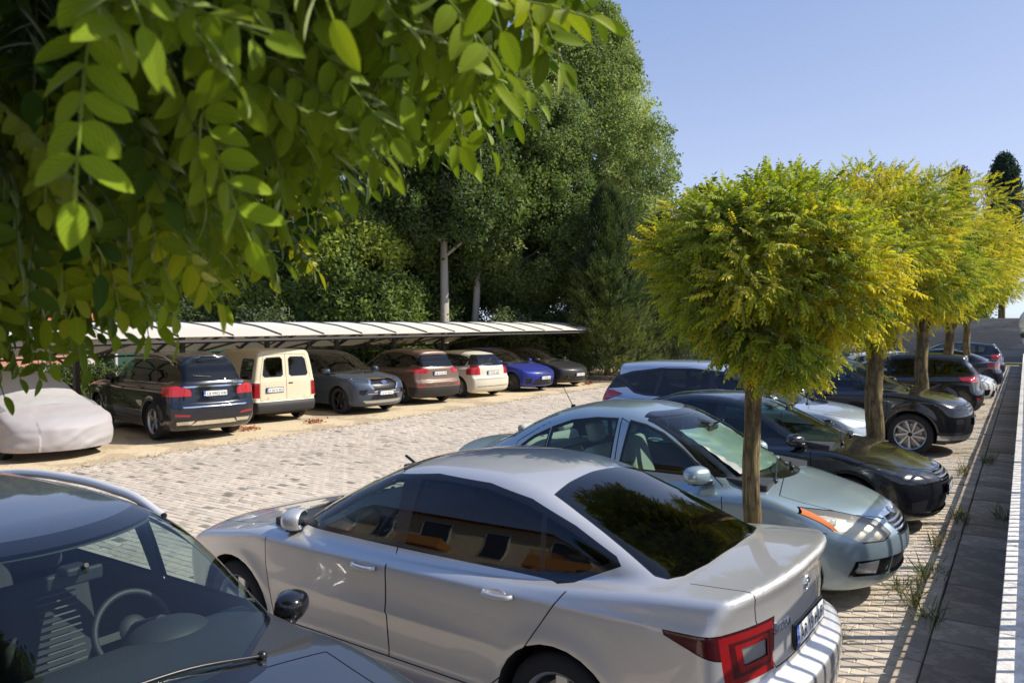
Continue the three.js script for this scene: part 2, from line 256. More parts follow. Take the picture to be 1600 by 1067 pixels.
function buildCar(S, label, pose, opt = {}) {
  const { name = 'sedan', category = 'car', group } = opt;
  const F = carField(S), xs = S.nose.map(p => p[1]), xt = S.tail.map(p => p[1]), yMax = Math.max(...S.roof.map(p => p[1])) + 0.06;
  const h = S.cell, tris = meshField(F, [Math.min(...xt) - 2 * h, (S.bottom ?? 0.17) - 2 * h, -S.W - 0.04 - 2 * h], [Math.max(...xs) + 2 * h, yMax + 2 * h, S.W + 0.04 + 2 * h], h);
  const car = thing(name, label, category, [pose[0], 0, pose[1]], pose[2], group); car.scale.setScalar(pose[3] ?? 1);
  const B = {}, put = b => B[b] || (B[b] = []);
  let rest = tris; const findX0 = (y, z) => { let x = 3.2; for (let i = 0; i < 1000 && F(x, y, z) > 0; i++) x -= 0.004; return x; };
  const limits = c => { const pl = []; if (c.xmin !== undefined) pl.push([-1, 0, 0, c.xmin]); if (c.xmax !== undefined) pl.push([1, 0, 0, -c.xmax]); if (c.ymin !== undefined) pl.push([0, -1, 0, c.ymin]); if (c.ymax !== undefined) pl.push([0, 1, 0, -c.ymax]); return pl; };
  function cut(c) { // c: {v, p, b, side?, zmin?, xmin.., grow?, n?(normal test), also?: [view, poly]}
    const sides = c.v === 'S' ? [1, -1] : c.m ? [1, -1] : [0];
    for (const s of sides) {
      const P = (c.v === 'F' || c.v === 'R') && s ? c.p.map(([z, y]) => [z * s, y]) : c.v === 'T' && s ? c.p.map(([x, z]) => [x, z * s]) : c.p;
      const pl = [...limits(c), ...polyPlanes(c.v, P, c.grow || 0)];
      if (c.also) pl.push(...polyPlanes(c.also[0], c.also[0] === 'T' || c.also[0] === 'S' ? c.also[1] : c.also[1].map(([z, y]) => [z * (s || 1), y]), c.grow || 0));
      if (s && c.v === 'S') pl.push([0, 0, -s, c.zmin ?? 0.35]);
      const us = P.map(p => p[0]), vs = P.map(p => p[1]), g = (c.grow || 0) + 0.06, u0 = Math.min(...us) - g, u1 = Math.max(...us) + g, v0 = Math.min(...vs) - g, v1 = Math.max(...vs) + g, [iu, iv] = c.v === 'S' ? [0, 1] : c.v === 'T' ? [0, 2] : [2, 1];
      const cond = t => t[iu] > u0 && t[iu] < u1 && t[iv] > v0 && t[iv] < v1 && (s && c.v === 'S' ? t[2] * s > -0.05 : true) && (c.v === 'F' ? t[3] > (c.n ?? 0.02) : c.v === 'R' ? t[3] < -(c.n ?? 0.02) : c.v === 'T' ? t[4] > (c.n ?? 0.2) : c.n === undefined ? true : t[5] * s > c.n);
      const out = [], ins = c.b ? put(c.b + (s ? (s > 0 ? '#r' : '#l') : '')) : put('gap');
      cutTris(rest, pl, out, ins, cond); rest = out;
    }
  }
  const circ = (x, y, r, n = 28) => Array.from({ length: n }, (_, i) => [x + r * Math.cos(i / n * 2 * Math.PI), y + r * Math.sin(i / n * 2 * Math.PI)]);
  for (const x of [S.wb / 2, -S.wb / 2]) cut({ v: 'S', p: circ(x, S.wr + 0.005, S.arch), b: 'none', zmin: 0.42 });
  // panes with their black surrounds
  for (const c of S.cuts || []) { cut(c); if (c.gap) cut({ ...c, b: null, grow: (c.grow || 0) + c.gap }); }
  if (S.windshield) { cut({ v: 'F', p: S.windshield, b: 'windshield', xmin: S.wsX, n: 0.12, ymin: 0.7 }); cut({ v: 'F', p: S.windshield, b: 'windshield_surround', xmin: S.wsX, n: 0.12, grow: 0.03, ymin: 0.7 }); }
  if (S.rearGlass) { cut({ v: 'R', p: S.rearGlass, b: 'rear_window', xmax: S.rgX ?? -0.5, n: 0.1 }); cut({ v: 'R', p: S.rearGlass, b: 'rear_window_surround', xmax: S.rgX ?? -0.5, n: 0.1, grow: S.rgGrow ?? 0.02 }); }
  (S.sideGlass || []).forEach((p, i) => cut({ v: 'S', p, b: i === 0 ? 'side_window' : 'side_window_' + i, zmin: 0.4, n: -0.5 }));
  if (S.frameTrim) for (const p of S.sideGlass) cut({ v: 'S', p, b: 'window_seal', zmin: 0.4, grow: S.frameTrim, n: -0.5 });
  if (S.dlo) cut({ v: 'S', p: S.dlo, b: 'window_trim', zmin: 0.4, grow: S.dloGrow ?? 0.018, n: -0.5 });
  if (S.dloChrome) cut({ v: 'S', p: S.dlo, b: 'window_brightwork', zmin: 0.4, grow: (S.dloGrow ?? 0.018) + S.dloChrome, n: -0.5 });
  (S.doors || []).forEach((p, i) => { cut({ v: 'S', p, b: 'door_' + i, zmin: 0.4 }); cut({ v: 'S', p, b: null, zmin: 0.4, n: 0.74, grow: S.gap ?? 0.007 }); });
  if (S.hoodPanel) { cut({ v: 'T', p: S.hoodPanel, b: 'hood', n: 0.3, ymin: 0.45 }); cut({ v: 'T', p: S.hoodPanel, b: null, n: 0.3, ymin: 0.45, grow: S.gap ?? 0.007 }); }
  for (const t of rest) put('body').push(t); 
  // ---- meshes
  const paintM = S.paint, tints = S.tints || {}, front = S.glassM || M.glass, dark = S.darkM || front;
  const matOf = { body: paintM, hood: paintM, windshield: S.wsM || front, rear_window: S.rearM || dark, windshield_surround: M.trim, rear_window_surround: S.surroundM || M.trim, window_seal: M.rubber, window_trim: S.trimM || M.trim, window_brightwork: M.chrome, ...S.mats };
  const lin_ = [];
  for (const [key, list] of Object.entries(B)) {
    if (!list.length) continue;
    const [b] = key.split('#');
    if (b === 'none') continue;
    if (b === 'gap') { for (const t of list) lin_.push(t); continue; }
    let nm = b.replace(/_\d+$/, ''), m = matOf[b] || matOf[nm];
    if (!m) m = nm === 'door' ? paintM : nm === 'side_window' ? (b === 'side_window' ? front : dark) : paintM;
    const q = (S.offsets || {})[nm] || 0, me = part(car, nm, trisGeo(list, q), m);
    if (nm === 'headlight') {
      part(me, 'lamp_housing', trisGeo(list, -0.05), S.housingM || M.reflector);
      const c = [0, 0, 0]; let x1 = -9, z0 = 9, z1 = -9; for (const t of list) { for (let k = 0; k < 3; k++) c[k] += t[k] / list.length; z0 = Math.min(z0, t[2]); z1 = Math.max(z1, t[2]); }
      const r = S.bulbR ?? 0.042, dz = (z1 - z0) * 0.2;
      for (const q of [1, -1]) { const z = c[2] + q * dz, sg = Math.sign(z), x = findX0(c[1] + 0.01, z) - 0.075; part(me, 'lamp_bulb', merge([new THREE.SphereGeometry(r, 20, 10, 0, Math.PI * 2, 0, Math.PI * 0.5).scale(1, 0.5, 1).rotateZ(-Math.PI / 2).rotateY(-sg * 0.3).translate(x - 0.02, c[1], z), new THREE.TorusGeometry(r, 0.006, 8, 24).rotateY(Math.PI / 2 - sg * 0.3).translate(x - 0.022, c[1], z)]), q * sg > 0 ? M.chrome : M.lampDark); }
    }
    if (!/window$|windshield$|headlight|grille|lamp|taillight|intake/.test(nm)) for (const t of list) lin_.push(t);
  }
  if (S.lined !== false) part(car, 'cabin_lining', trisGeo(lin_.filter(t => (t[1] > 0.3) && t[0] < S.wb / 2 + 0.1 && (S.sealed || t[0] > -S.wb / 2 - 0.75)), -0.03), S.liningM || M.lining);
  // ---- wheel wells, wheels
  for (const x of [S.wb / 2, -S.wb / 2]) for (const s of [1, -1]) {
    const g = merge([new THREE.CylinderGeometry(S.arch + 0.004, S.arch + 0.004, S.W - 0.46, 28, 1, true, Math.PI * 0.44, Math.PI * 1.12).rotateX(Math.PI / 2).translate(0, 0, s * (0.44 + (S.W - 0.46) / 2 - 0.01)), new THREE.CircleGeometry(S.arch + 0.004, 28, -0.15, Math.PI + 0.3).translate(0, 0, s * 0.46)]);
    part(car, 'wheel_well', g.translate(x, S.wr + 0.005, 0), M.under);
    const w = wheelGeos(S.wr, S.rimR, S.wheelW ?? 0.21, S.wheel || 'five'), wg = new THREE.Group(); wg.name = 'wheel'; car.add(wg);
    wg.position.set(x, S.wr, s * (S.W - (S.wheelIn ?? 0.03) - (S.wheelW ?? 0.21) / 2 + (x < 0 ? -0.005 : 0))); if (s < 0) wg.rotation.y = Math.PI;
    if (x > 0 && S.steer) wg.rotation.y += S.steer;
    part(wg, 'tyre', w.tyre, M.rubber); part(wg, 'rim', w.rim, S.rimM || M.alloy); part(wg, 'brake_disc', w.dark, M.disc); part(wg, 'spokes', w.spokes, S.spokeM || S.rimM || M.alloy); part(wg, 'hub_cap', w.cap, S.capM || M.alloyDark);
  }
  part(car, 'underbody', box(S.wb + 1.0, 0.05, S.W * 1.1, 0, 0.2, 0), M.under);
  // ---- helpers that find the skin
  const findX = (y, z, dir) => { let x = dir * 3.2; for (let i = 0; i < 2000 && F(x, y, z) > 0; i++) x -= dir * 0.003; return x; };
  const findZ = (x, y, s) => { let z = s * 1.2; for (let i = 0; i < 900 && F(x, y, z) > 0; i++) z -= s * 0.0015; return z; };
  const findY = (x, z) => { let y = 2.3; for (let i = 0; i < 1200 && F(x, y, z) > 0; i++) y -= 0.002; return y; };
  const normalAt = (x, y, z) => { const e = 0.01; return V(F(x + e, y, z) - F(x - e, y, z), F(x, y + e, z) - F(x, y - e, z), F(x, y, z + e) - F(x, y, z - e)).normalize(); };
  // ---- interior
  if (S.cabin) {
    const C = S.cabin, sm = C.seatM || M.seat, dx = C.dash, dyy = C.dashY;
    const seat = (x, z, w, hd = true) => {
      const sg = new THREE.Group(); sg.name = 'seat'; car.add(sg); const y0 = C.seatY ?? 0.42, tilt = 0.32;
      part(sg, 'cushion', rbox(0.5, 0.16, w, 0.06, x, y0, z), sm);
      part(sg, 'backrest', rbox(0.15, 0.62, w * 0.96, 0.06, 0, 0.31, 0, 3).rotateZ(tilt).translate(x - 0.24, y0 + 0.04, z), sm);
      if (hd) { part(sg, 'head_restraint', rbox(0.1, 0.19, Math.min(w * 0.5, 0.27), 0.045, 0, 0.76, 0, 3).rotateZ(tilt).translate(x - 0.22, y0 + 0.04, z), sm); }
      return sg;
    };
    for (const s of [1, -1]) seat(C.front, s * 0.36, 0.5);
    const back = seat(C.rear, 0, 1.16, false); for (const s of [1, -1]) part(back, 'head_restraint', rbox(0.09, 0.16, 0.25, 0.04, 0, 0.7, 0).rotateZ(0.32).translate(C.rear - 0.22, (C.seatY ?? 0.42) + 0.04, s * 0.38), sm);
    part(car, 'cabin_floor', box(2.6, 0.04, S.W * 1.7, -0.2, 0.3, 0), M.under);
    const ds = new THREE.Shape(); ds.moveTo(dx + 0.62, dyy - 0.02); ds.lineTo(dx + 0.3, dyy + 0.015); ds.quadraticCurveTo(dx + 0.02, dyy + 0.02, dx, dyy - 0.1); ds.lineTo(dx + 0.12, 0.45); ds.lineTo(dx + 0.62, 0.4); ds.closePath();
    const hw = (C.dashW ?? S.W - 0.17); part(car, 'dashboard', new THREE.ExtrudeGeometry(ds, { depth: hw * 2, bevelEnabled: true, bevelSize: 0.02, bevelThickness: 0.02, bevelSegments: 2 }).translate(0, 0, -hw), C.dashM || M.dash);
    part(car, 'instrument_hood', new THREE.SphereGeometry(1, 24, 12, 0, Math.PI * 2, 0, Math.PI / 2).scale(0.16, 0.09, 0.2).translate(dx + 0.12, dyy - 0.01, -0.36), C.dashM || M.dash);
    const st = new THREE.Group(); st.name = 'steering_wheel'; car.add(st); st.position.set(dx - 0.17, dyy - 0.04, -0.36); st.rotation.z = 0.45;
    part(st, 'rim', new THREE.TorusGeometry(0.182, 0.016, 12, 40).rotateY(Math.PI / 2), M.dash);
    part(st, 'hub', merge([new THREE.SphereGeometry(0.075, 20, 12).scale(0.5, 1, 1), box(0.02, 0.035, 0.34), box(0.02, 0.17, 0.04, 0, -0.09, 0)]), M.plastic);
    part(st, 'column', bar([0.02, 0, 0], [0.25, -0.02, 0], 0.035), M.plastic);
    if (C.mirror) { const [mx, my] = C.mirror; part(car, 'interior_mirror', merge([rbox(0.03, 0.065, 0.24, 0.014, mx, my, 0), bar([mx, my + 0.02, 0], [mx + 0.1, my + 0.07, 0], 0.01)]), M.plastic); }
    if (C.parcel) { const [a, b, y] = C.parcel; part(car, 'parcel_shelf', box(a - b, 0.02, 1.15, (a + b) / 2, y, 0), M.lining); }
  }
  // ---- door mirrors
  if (S.mirror) for (const s of [1, -1]) {
    const [mx, my] = S.mirror, z0 = Math.abs(findZ(mx, my - 0.02, s)), k = S.mirrorScale ?? 1, g = new THREE.Group(); g.name = 'door_mirror'; car.add(g); g.position.set(mx, my, s * (z0 + 0.13 * k)); g.scale.set(k, k, k * s); g.rotation.y = -s * 0.55;
    const sh = new THREE.SphereGeometry(0.1, 28, 18), p = sh.attributes.position;
    for (let i = 0; i < p.count; i++) { let x = p.getX(i), y = p.getY(i), z = p.getZ(i); { const sq = (a, e) => Math.sign(a) * 0.1 * Math.pow(Math.abs(a) / 0.1, e); x = sq(x, 0.85); y = sq(y, 0.72); z = sq(z, 0.7); } x = x < 0 ? Math.max(x * 0.95, -0.06) : x * 0.8; y *= 0.66 - 0.1 * (z > 0 ? z / 0.1 : 0) + 0.08 * (x < 0 ? 1 : 1 - x / 0.08); z *= 1.08; p.setXYZ(i, x, y, z); } sh.computeVertexNormals();
    part(g, 'shell', sh, S.mirrorM || paintM);
    part(g, 'mirror_glass', new THREE.CircleGeometry(0.085, 24).scale(1.1, 0.68, 1).rotateY(-Math.PI / 2).translate(-0.0615, 0, 0), M.chrome);
    part(g, 'foot', merge([rbox(0.075, 0.045, 0.1, 0.015, 0.005, -0.055, -0.08), rbox(0.085, 0.02, 0.16, 0.009, 0.0, -0.062, -0.02)]), M.black);
  }
  // ---- handles
  for (const [hx, hy] of S.handles || []) for (const s of [1, -1]) {
    const z = findZ(hx, hy, s), nn = normalAt(hx, hy, z), g = new THREE.Group(); g.name = 'door_handle'; car.add(g); g.position.set(hx, hy, z); g.quaternion.setFromUnitVectors(V(0, 0, 1), nn);
    part(g, 'grip', tube([[-0.095, 0, 0.0], [-0.075, 0.002, 0.024], [0, 0.004, 0.034], [0.075, 0.002, 0.024], [0.095, 0, 0.0]], 0.0135, 20, 10).scale(1, 1.15, 1), S.handleM || paintM);
    part(g, 'recess', new THREE.SphereGeometry(0.05, 20, 10).scale(1.15, 0.62, 0.1), S.handleM || paintM);
  }
  // ---- plates
  for (const [where, y, text, z = 0, tilt = 0, wd = 0.52, dz = 0.022] of S.plates || []) {
    const s = where === 'front' ? 1 : -1, x = findX(y, z + 0.2, s) * 0.5 + findX(y, z, s) * 0.5 + s * dz, g = new THREE.Group(); g.name = 'number_plate'; car.add(g); g.position.set(x, y, z); g.rotation.set(0, s > 0 ? Math.PI / 2 : -Math.PI / 2, 0);
    const tm = new THREE.MeshStandardMaterial({ map: plateTex(text), roughness: 0.35 }), gg = new THREE.Group(); g.rotation.order = 'YXZ'; g.rotation.x = tilt;
    part(g, 'holder', rbox(wd + 0.02, 0.13, 0.016, 0.006, 0, 0, -0.01), M.black); part(g, 'plate', new THREE.PlaneGeometry(wd, 0.112).translate(0, 0, 0.0022), tm);
  }
  // ---- wipers
  for (const [a, b] of S.wipers || []) { const A = [a[0], findY(a[0], a[1]) + 0.014, a[1]], Bq = [b[0], findY(b[0], b[1]) + 0.014, b[1]], mid = [(a[0] + b[0]) / 2, findY((a[0] + b[0]) / 2, (a[1] + b[1]) / 2) + 0.02, (a[1] + b[1]) / 2]; part(car, 'wiper', merge([tube([A, mid, Bq], 0.008, 12, 6), new THREE.SphereGeometry(0.022, 10, 8).translate(...A)]), M.black); }
  // ---- roof rails
  if (S.rails) for (const s of [1, -1]) { const [xa, xb, rz] = S.rails, n = 9, pts = []; for (let i = 0; i <= n; i++) { const t = i / n, x = lerp(xa, xb, t), z = s * rz; pts.push([x, findY(x, z) + (S.railH ?? 0.05) * Math.pow(Math.sin(Math.PI * clamp(t, 0.001, 0.999)), 0.45) - 0.008, z]); } part(car, 'roof_rail', tube(pts, S.railR ?? 0.016, 40, 10).scale(1, 1, 1), S.railM || M.satin); }
  if (S.antenna) { const [ax, az, len, lean] = S.antenna, y = findY(ax, az); part(car, 'antenna', merge([bar([ax, y, az], [ax + lean, y + len, az], 0.006, 8, 0.004), new THREE.SphereGeometry(0.022, 12, 8).scale(1.4, 1, 1).translate(ax, y + 0.008, az)]), M.black); }
  if (S.fin) { const [ax] = S.fin, y = findY(ax, 0), sh = new THREE.Shape(); sh.moveTo(0.09, 0); sh.lineTo(-0.06, 0); sh.lineTo(-0.055, 0.055); sh.quadraticCurveTo(0.0, 0.05, 0.09, 0); part(car, 'roof_aerial', new THREE.ExtrudeGeometry(sh, { depth: 0.014, bevelEnabled: true, bevelSize: 0.012, bevelThickness: 0.01, bevelSegments: 2 }).translate(ax, y - 0.005, -0.007), S.finM || paintM); }
  const lettering = (text, where, y, z, size, mat = M.chrome) => { const s = where === 'front' ? 1 : -1, tg = new TextGeometry(text, { font, size, depth: 0.006, curveSegments: 4, bevelEnabled: false }); tg.computeBoundingBox(); const cw = (tg.boundingBox.max.x + tg.boundingBox.min.x) / 2; tg.translate(-cw, -size / 2, 0); const x = findX(y, z, s), nn = normalAt(x, y, z), g = part(car, 'lettering', tg, mat); g.position.set(x, y, z); g.quaternion.setFromRotationMatrix(new THREE.Matrix4().lookAt(nn, V(0, 0, 0), V(0, 1, 0))); return g; };
  const badge = (where, y, z, r, mats = [M.chrome, M.black], sx = 1) => { const s = where === 'front' ? 1 : -1, x = findX(y, z, s), nn = normalAt(x, y, z), g = new THREE.Group(); g.name = 'badge'; car.add(g); g.position.set(x, y, z); g.quaternion.setFromRotationMatrix(new THREE.Matrix4().lookAt(nn, V(0, 0, 0), V(0, 1, 0))); part(g, 'ring', new THREE.TorusGeometry(r, r * 0.13, 10, 32).scale(sx, 1, 1).translate(0, 0, 0.004), mats[0]); part(g, 'field', new THREE.CylinderGeometry(r, r, 0.008, 28).rotateX(Math.PI / 2).scale(sx, 1, 1), mats[1]); return g; };
  return { car, F, findX, findY, findZ, normalAt, lettering, badge };
}
// ---------------------------------------------------------------- ground, lane, kerb, pavement, wall and railing
const Z0 = 3, Z1 = -50, KERB = -0.72, SLAB = -0.57, WALLX = -0.1, WALLY = 0.75, LANE = -13.4;
const grit = noiseTex(256, (u, v) => { const a = 0.55 * tnoise(u, v, 128) + 0.3 * tnoise(u, v, 32) + 0.15 * tnoise(u, v, 8); return [a, a, a]; }, false);
const soilMap = noiseTex(512, (u, v) => { const a = tnoise(u, v, 6), b = tnoise(u, v, 24), c = tnoise(u, v, 120), g = sstep(0.45, 0.7, a * 0.6 + b * 0.4); return [lerp(0.52, 0.33, g) + 0.12 * (c - 0.5), lerp(0.44, 0.37, g) + 0.12 * (c - 0.5), lerp(0.32, 0.18, g) + 0.08 * (c - 0.5)]; }, true);
const sandMap = noiseTex(1024, (u, v) => {
  const a = tnoise(u, v, 7), b = tnoise(u, v, 23), c = tnoise(u, v, 90), d = tnoise(u, v, 300), m = sstep(0.5, 0.62, 0.55 * a + 0.3 * b + 0.15 * c), s = d > 0.86 ? 0.7 : 1;
  return [lerp(0.79, 0.69, m) * s + 0.1 * (d - 0.5), lerp(0.72, 0.62, m) * s + 0.1 * (d - 0.5), lerp(0.59, 0.51, m) * s + 0.09 * (d - 0.5)];
}, true);
struct('ground', uvXZ(new THREE.PlaneGeometry(420, 420).rotateX(-PI / 2).translate(-20, -0.06, -60), 0.12), std(0xffffff, 1, { map: soilMap }));
{
  const g = new THREE.PlaneGeometry(9.6, Z0 - Z1, 40, 160).rotateX(-PI / 2).translate(LANE - 4.8, -0.012, (Z0 + Z1) / 2), p = g.attributes.position;
  for (let i = 0; i < p.count; i++) p.setY(i, -0.012 + 0.012 * (noise3(p.getX(i) * 1.7, 0, p.getZ(i) * 1.7) - 0.3)); g.computeVertexNormals();
  struct('parking_bays', uvXZ(g, 0.2), std(0xffffff, 1, { map: sandMap, bumpMap: grit, bumpScale: 0.01 }));
}
{ // block paving of the lane and the kerb-side bays
  const lane = struct('lane', uvXZ(new THREE.PlaneGeometry(KERB - LANE, Z0 - Z1).rotateX(-PI / 2).translate((KERB + LANE) / 2, -0.007, (Z0 + Z1) / 2), 0.5), std(0xffffff, 1, { map: sandMap }));
  const L = 0.196, Wd = 0.096, c = 0.006, hgt = 0.05; // chamfered block, long side on x
  const block = (() => {
    const a = L / 2, b = Wd / 2, P = [], T = (...v) => P.push(...v.flat()), q = (A, B, Cc, D) => T(A, B, Cc, A, Cc, D);
    const t = [[-a + c, 0, -b + c], [a - c, 0, -b + c], [a - c, 0, b - c], [-a + c, 0, b - c]], m = [[-a, -c, -b], [a, -c, -b], [a, -c, b], [-a, -c, b]], lo = m.map(([x, , z]) => [x, -hgt, z]);
    q(t[0], t[3], t[2], t[1]); for (let i = 0; i < 4; i++) { const j = (i + 1) % 4; q(t[j], m[j], m[i], t[i]); q(m[j], lo[j], lo[i], m[i]); }
    const g = new THREE.BufferGeometry(); g.setAttribute('position', new THREE.Float32BufferAttribute(P, 3)); g.computeVertexNormals(); return uvBox(g, 2);
  })();
  const pm = std(0xffffff, 0.92, { bumpMap: grit, bumpScale: 0.003 });
  reseed(77); const all = [];
  for (let r = 0, z = Z0 - 0.05; z > Z1; z -= 0.1, r++) for (let x = LANE + 0.1 + (r % 2) * 0.1; x < KERB - 0.06; x += 0.2) all.push([x, z]);
  const tone = (x, z) => { // worn concrete: paler patches, a few dark oily or reddish blocks
    const n = noise3(x * 0.5, 3, z * 0.5) * 0.6 + noise3(x * 1.9, 5, z * 1.9) * 0.4, k = rnd(), d = k < 0.025 ? 0.42 : k < 0.09 ? 0.72 : 1, b = (0.43 + 0.14 * n + 0.11 * (rnd() - 0.5)) * d, wm = rr(0.86, 0.93); return [b * 1.04, b * wm, b * wm * 0.8];
  };
  const near = all.map(([x, z], i) => { const kerbBay = x > -1.5 && z < -4.4 && z > -9.2, open = x < -6.1 && z < -5.6; return [kerbBay ? Math.hypot(x, z) - 6 : open ? Math.hypot(x, z) : 1e3, i]; }).sort((a, b) => a[0] - b[0]).slice(0, 300).map(a => a[1]), own = new Set(near);
  const mats = Array.from({ length: 10 }, (_, i) => { const m = pm.clone(); const b = 0.36 + i * 0.018; m.color = lin(b * 1.12, b * 0.97, b * 0.78); return m; });
  for (const i of near) { const m = part(lane, 'paver', block, mats[Math.floor(rnd() * 10)]); m.position.set(all[i][0] + rr(-0.002, 0.002), rr(-0.003, 0.001), all[i][1]); m.rotation.set(rr(-0.012, 0.012), rr(-0.01, 0.01), rr(-0.012, 0.012)); }
  const rest = all.filter((_, i) => !own.has(i)), im = new THREE.InstancedMesh(block, pm, rest.length), o = new THREE.Object3D(), col = new THREE.Color();
  rest.forEach(([x, z], i) => { o.position.set(x + rr(-0.002, 0.002), rr(-0.004, 0.002), z); o.rotation.set(rr(-0.014, 0.014), rr(-0.01, 0.01), rr(-0.014, 0.014)); o.updateMatrix(); im.setMatrixAt(i, o.matrix); im.setColorAt(i, col.setRGB(...tone(x, z))); });
  im.name = 'pavers'; im.userData.kind = 'stuff'; shade(im); lane.add(im);
}
const stainMap = noiseTex(512, (u, v) => { const a = tnoise(u, v, 5), b = tnoise(u, v, 17), c = tnoise(u, v, 60), d = tnoise(u, v, 200), m = sstep(0.42, 0.62, 0.5 * a + 0.35 * b + 0.15 * c), q = 0.83 + 0.11 * m + 0.12 * (d - 0.5) - (c > 0.84 && b < 0.4 ? 0.12 : 0); return [q, q * 0.99, q * 0.97]; }, true);
const concrete = (b, wm = 0.93) => std(lin(b * 1.3, b * 1.3 * (wm + 1) / 2, b * 1.3 * wm), 0.93, { map: stainMap, bumpMap: grit, bumpScale: 0.004 });
const stones = [0.28, 0.32, 0.36, 0.4].map(b => concrete(b, 0.68)), slabsM = [0.22, 0.26, 0.3, 0.34].map(b => concrete(b, 0.66)), whites = [0.62, 0.66, 0.69].map(b => concrete(b, 0.95));
{
  reseed(31);
  const kerb = struct('kerb_bed', box(SLAB - KERB - 0.02, 0.06, Z0 - Z1, (SLAB + KERB) / 2, 0.0, (Z0 + Z1) / 2), concrete(0.12));
  const ks = uvBox(rbox(0.146, 0.2, 0.985, 0.012, 0, 0, 0, 1), 2), pav = struct('pavement_bed', box(WALLX - SLAB - 0.01, 0.1, Z0 - Z1, (WALLX + SLAB) / 2, 0.01, (Z0 + Z1) / 2), concrete(0.1));
  for (let z = Z0 - 0.5; z > Z1; z -= 1) { const m = part(kerb, 'kerbstone', ks, stones[Math.floor(rnd() * 4)]); m.position.set((SLAB + KERB) / 2 + rr(-0.004, 0.004), 0.01 + rr(-0.006, 0.004), z); m.rotation.set(rr(-0.006, 0.006), rr(-0.006, 0.006), rr(-0.02, 0.02)); }
  const sg = uvBox(rbox(WALLX - SLAB - 0.02, 0.06, 0.488, 0.008, 0, 0, 0, 1), 2);
  for (let z = Z0 - 0.25; z > Z1; z -= 0.5) { const m = part(pav, 'paving_slab', sg, slabsM[Math.floor(rnd() * 4)]); m.position.set((WALLX + SLAB) / 2, 0.068 + rr(-0.008, 0.006), z); m.rotation.set(rr(-0.015, 0.015), rr(-0.008, 0.008), rr(-0.015, 0.015)); }
  // retaining wall with coping stones, the higher terrace behind it and the railing that stands on it
  const wall = thing('retaining_wall', 'low white-coped concrete retaining wall along the narrow pavement', 'wall', [WALLX + 0.025, 0, 0]);
  part(wall, 'wall_face', uvBox(box(0.5, WALLY - 0.06, Z0 - Z1, 0.25, (WALLY - 0.06) / 2, (Z0 + Z1) / 2), 1), concrete(0.4, 0.9));
  const cs = uvBox(rbox(0.55, 0.06, 0.992, 0.006, 0, 0, 0, 1), 2);
  for (let z = Z0 - 0.5; z > Z1; z -= 1) { const m = part(wall, 'coping_stone', cs, whites[Math.floor(rnd() * 3)]); m.position.set(0.25, WALLY - 0.029, z); m.rotation.y = rr(-0.003, 0.003); }
  struct('terrace', uvXZ(new THREE.PlaneGeometry(30, Z0 - Z1 + 10).rotateX(-PI / 2).translate(15.42, WALLY - 0.03, (Z0 + Z1) / 2), 0.3), concrete(0.4));
  const rail = thing('metal_railing', 'white metal railing of upright bars standing on the retaining wall', 'railing', [0.16, WALLY, 0]), wm = std(lin(0.72, 0.72, 0.7), 0.4), RH = 1.42;
  const bg = box(0.024, RH - 0.2, 0.024, 0, RH / 2 + 0.1, 0); for (let z = 1.0; z > -40; z -= 0.16) { const m = part(rail, 'upright_bar', bg, wm); m.position.z = z; }
  for (const [y, w, hh] of [[RH, 0.07, 0.06], [0.175, 0.03, 0.025], [RH - 0.16, 0.03, 0.03]]) part(rail, 'rail', box(w, hh, 44, 0, y, -20), wm);
  for (let z = 0.9; z > -42; z -= 2.05) part(rail, 'post', merge([box(0.06, RH, 0.06, 0, RH / 2, z), box(0.14, 0.012, 0.14, 0, 0.006, z)]), wm);
  // globe lamp on a railing post
  const gl = thing('globe_lamp', 'white globe lamp with a dark collar on the railing', 'lamp', [0.075, WALLY + RH + 0.02, -6.4]);
  part(gl, 'globe', new THREE.SphereGeometry(0.12, 32, 20).translate(0, 0.25, 0), phys(lin(0.78, 0.78, 0.76), 0.12, { clearcoat: 1 })); part(gl, 'collar', new THREE.CylinderGeometry(0.112, 0.1, 0.03, 32).translate(0, 0.165, 0), M.black); part(gl, 'cup', new THREE.SphereGeometry(0.1, 28, 12, 0, PI * 2, PI / 2, PI / 2).scale(1, 0.9, 1).translate(0, 0.15, 0), std(lin(0.6, 0.6, 0.6), 0.35)); part(gl, 'stem', bar([0, 0, 0], [0, 0.08, 0], 0.03, 12), wm);
}
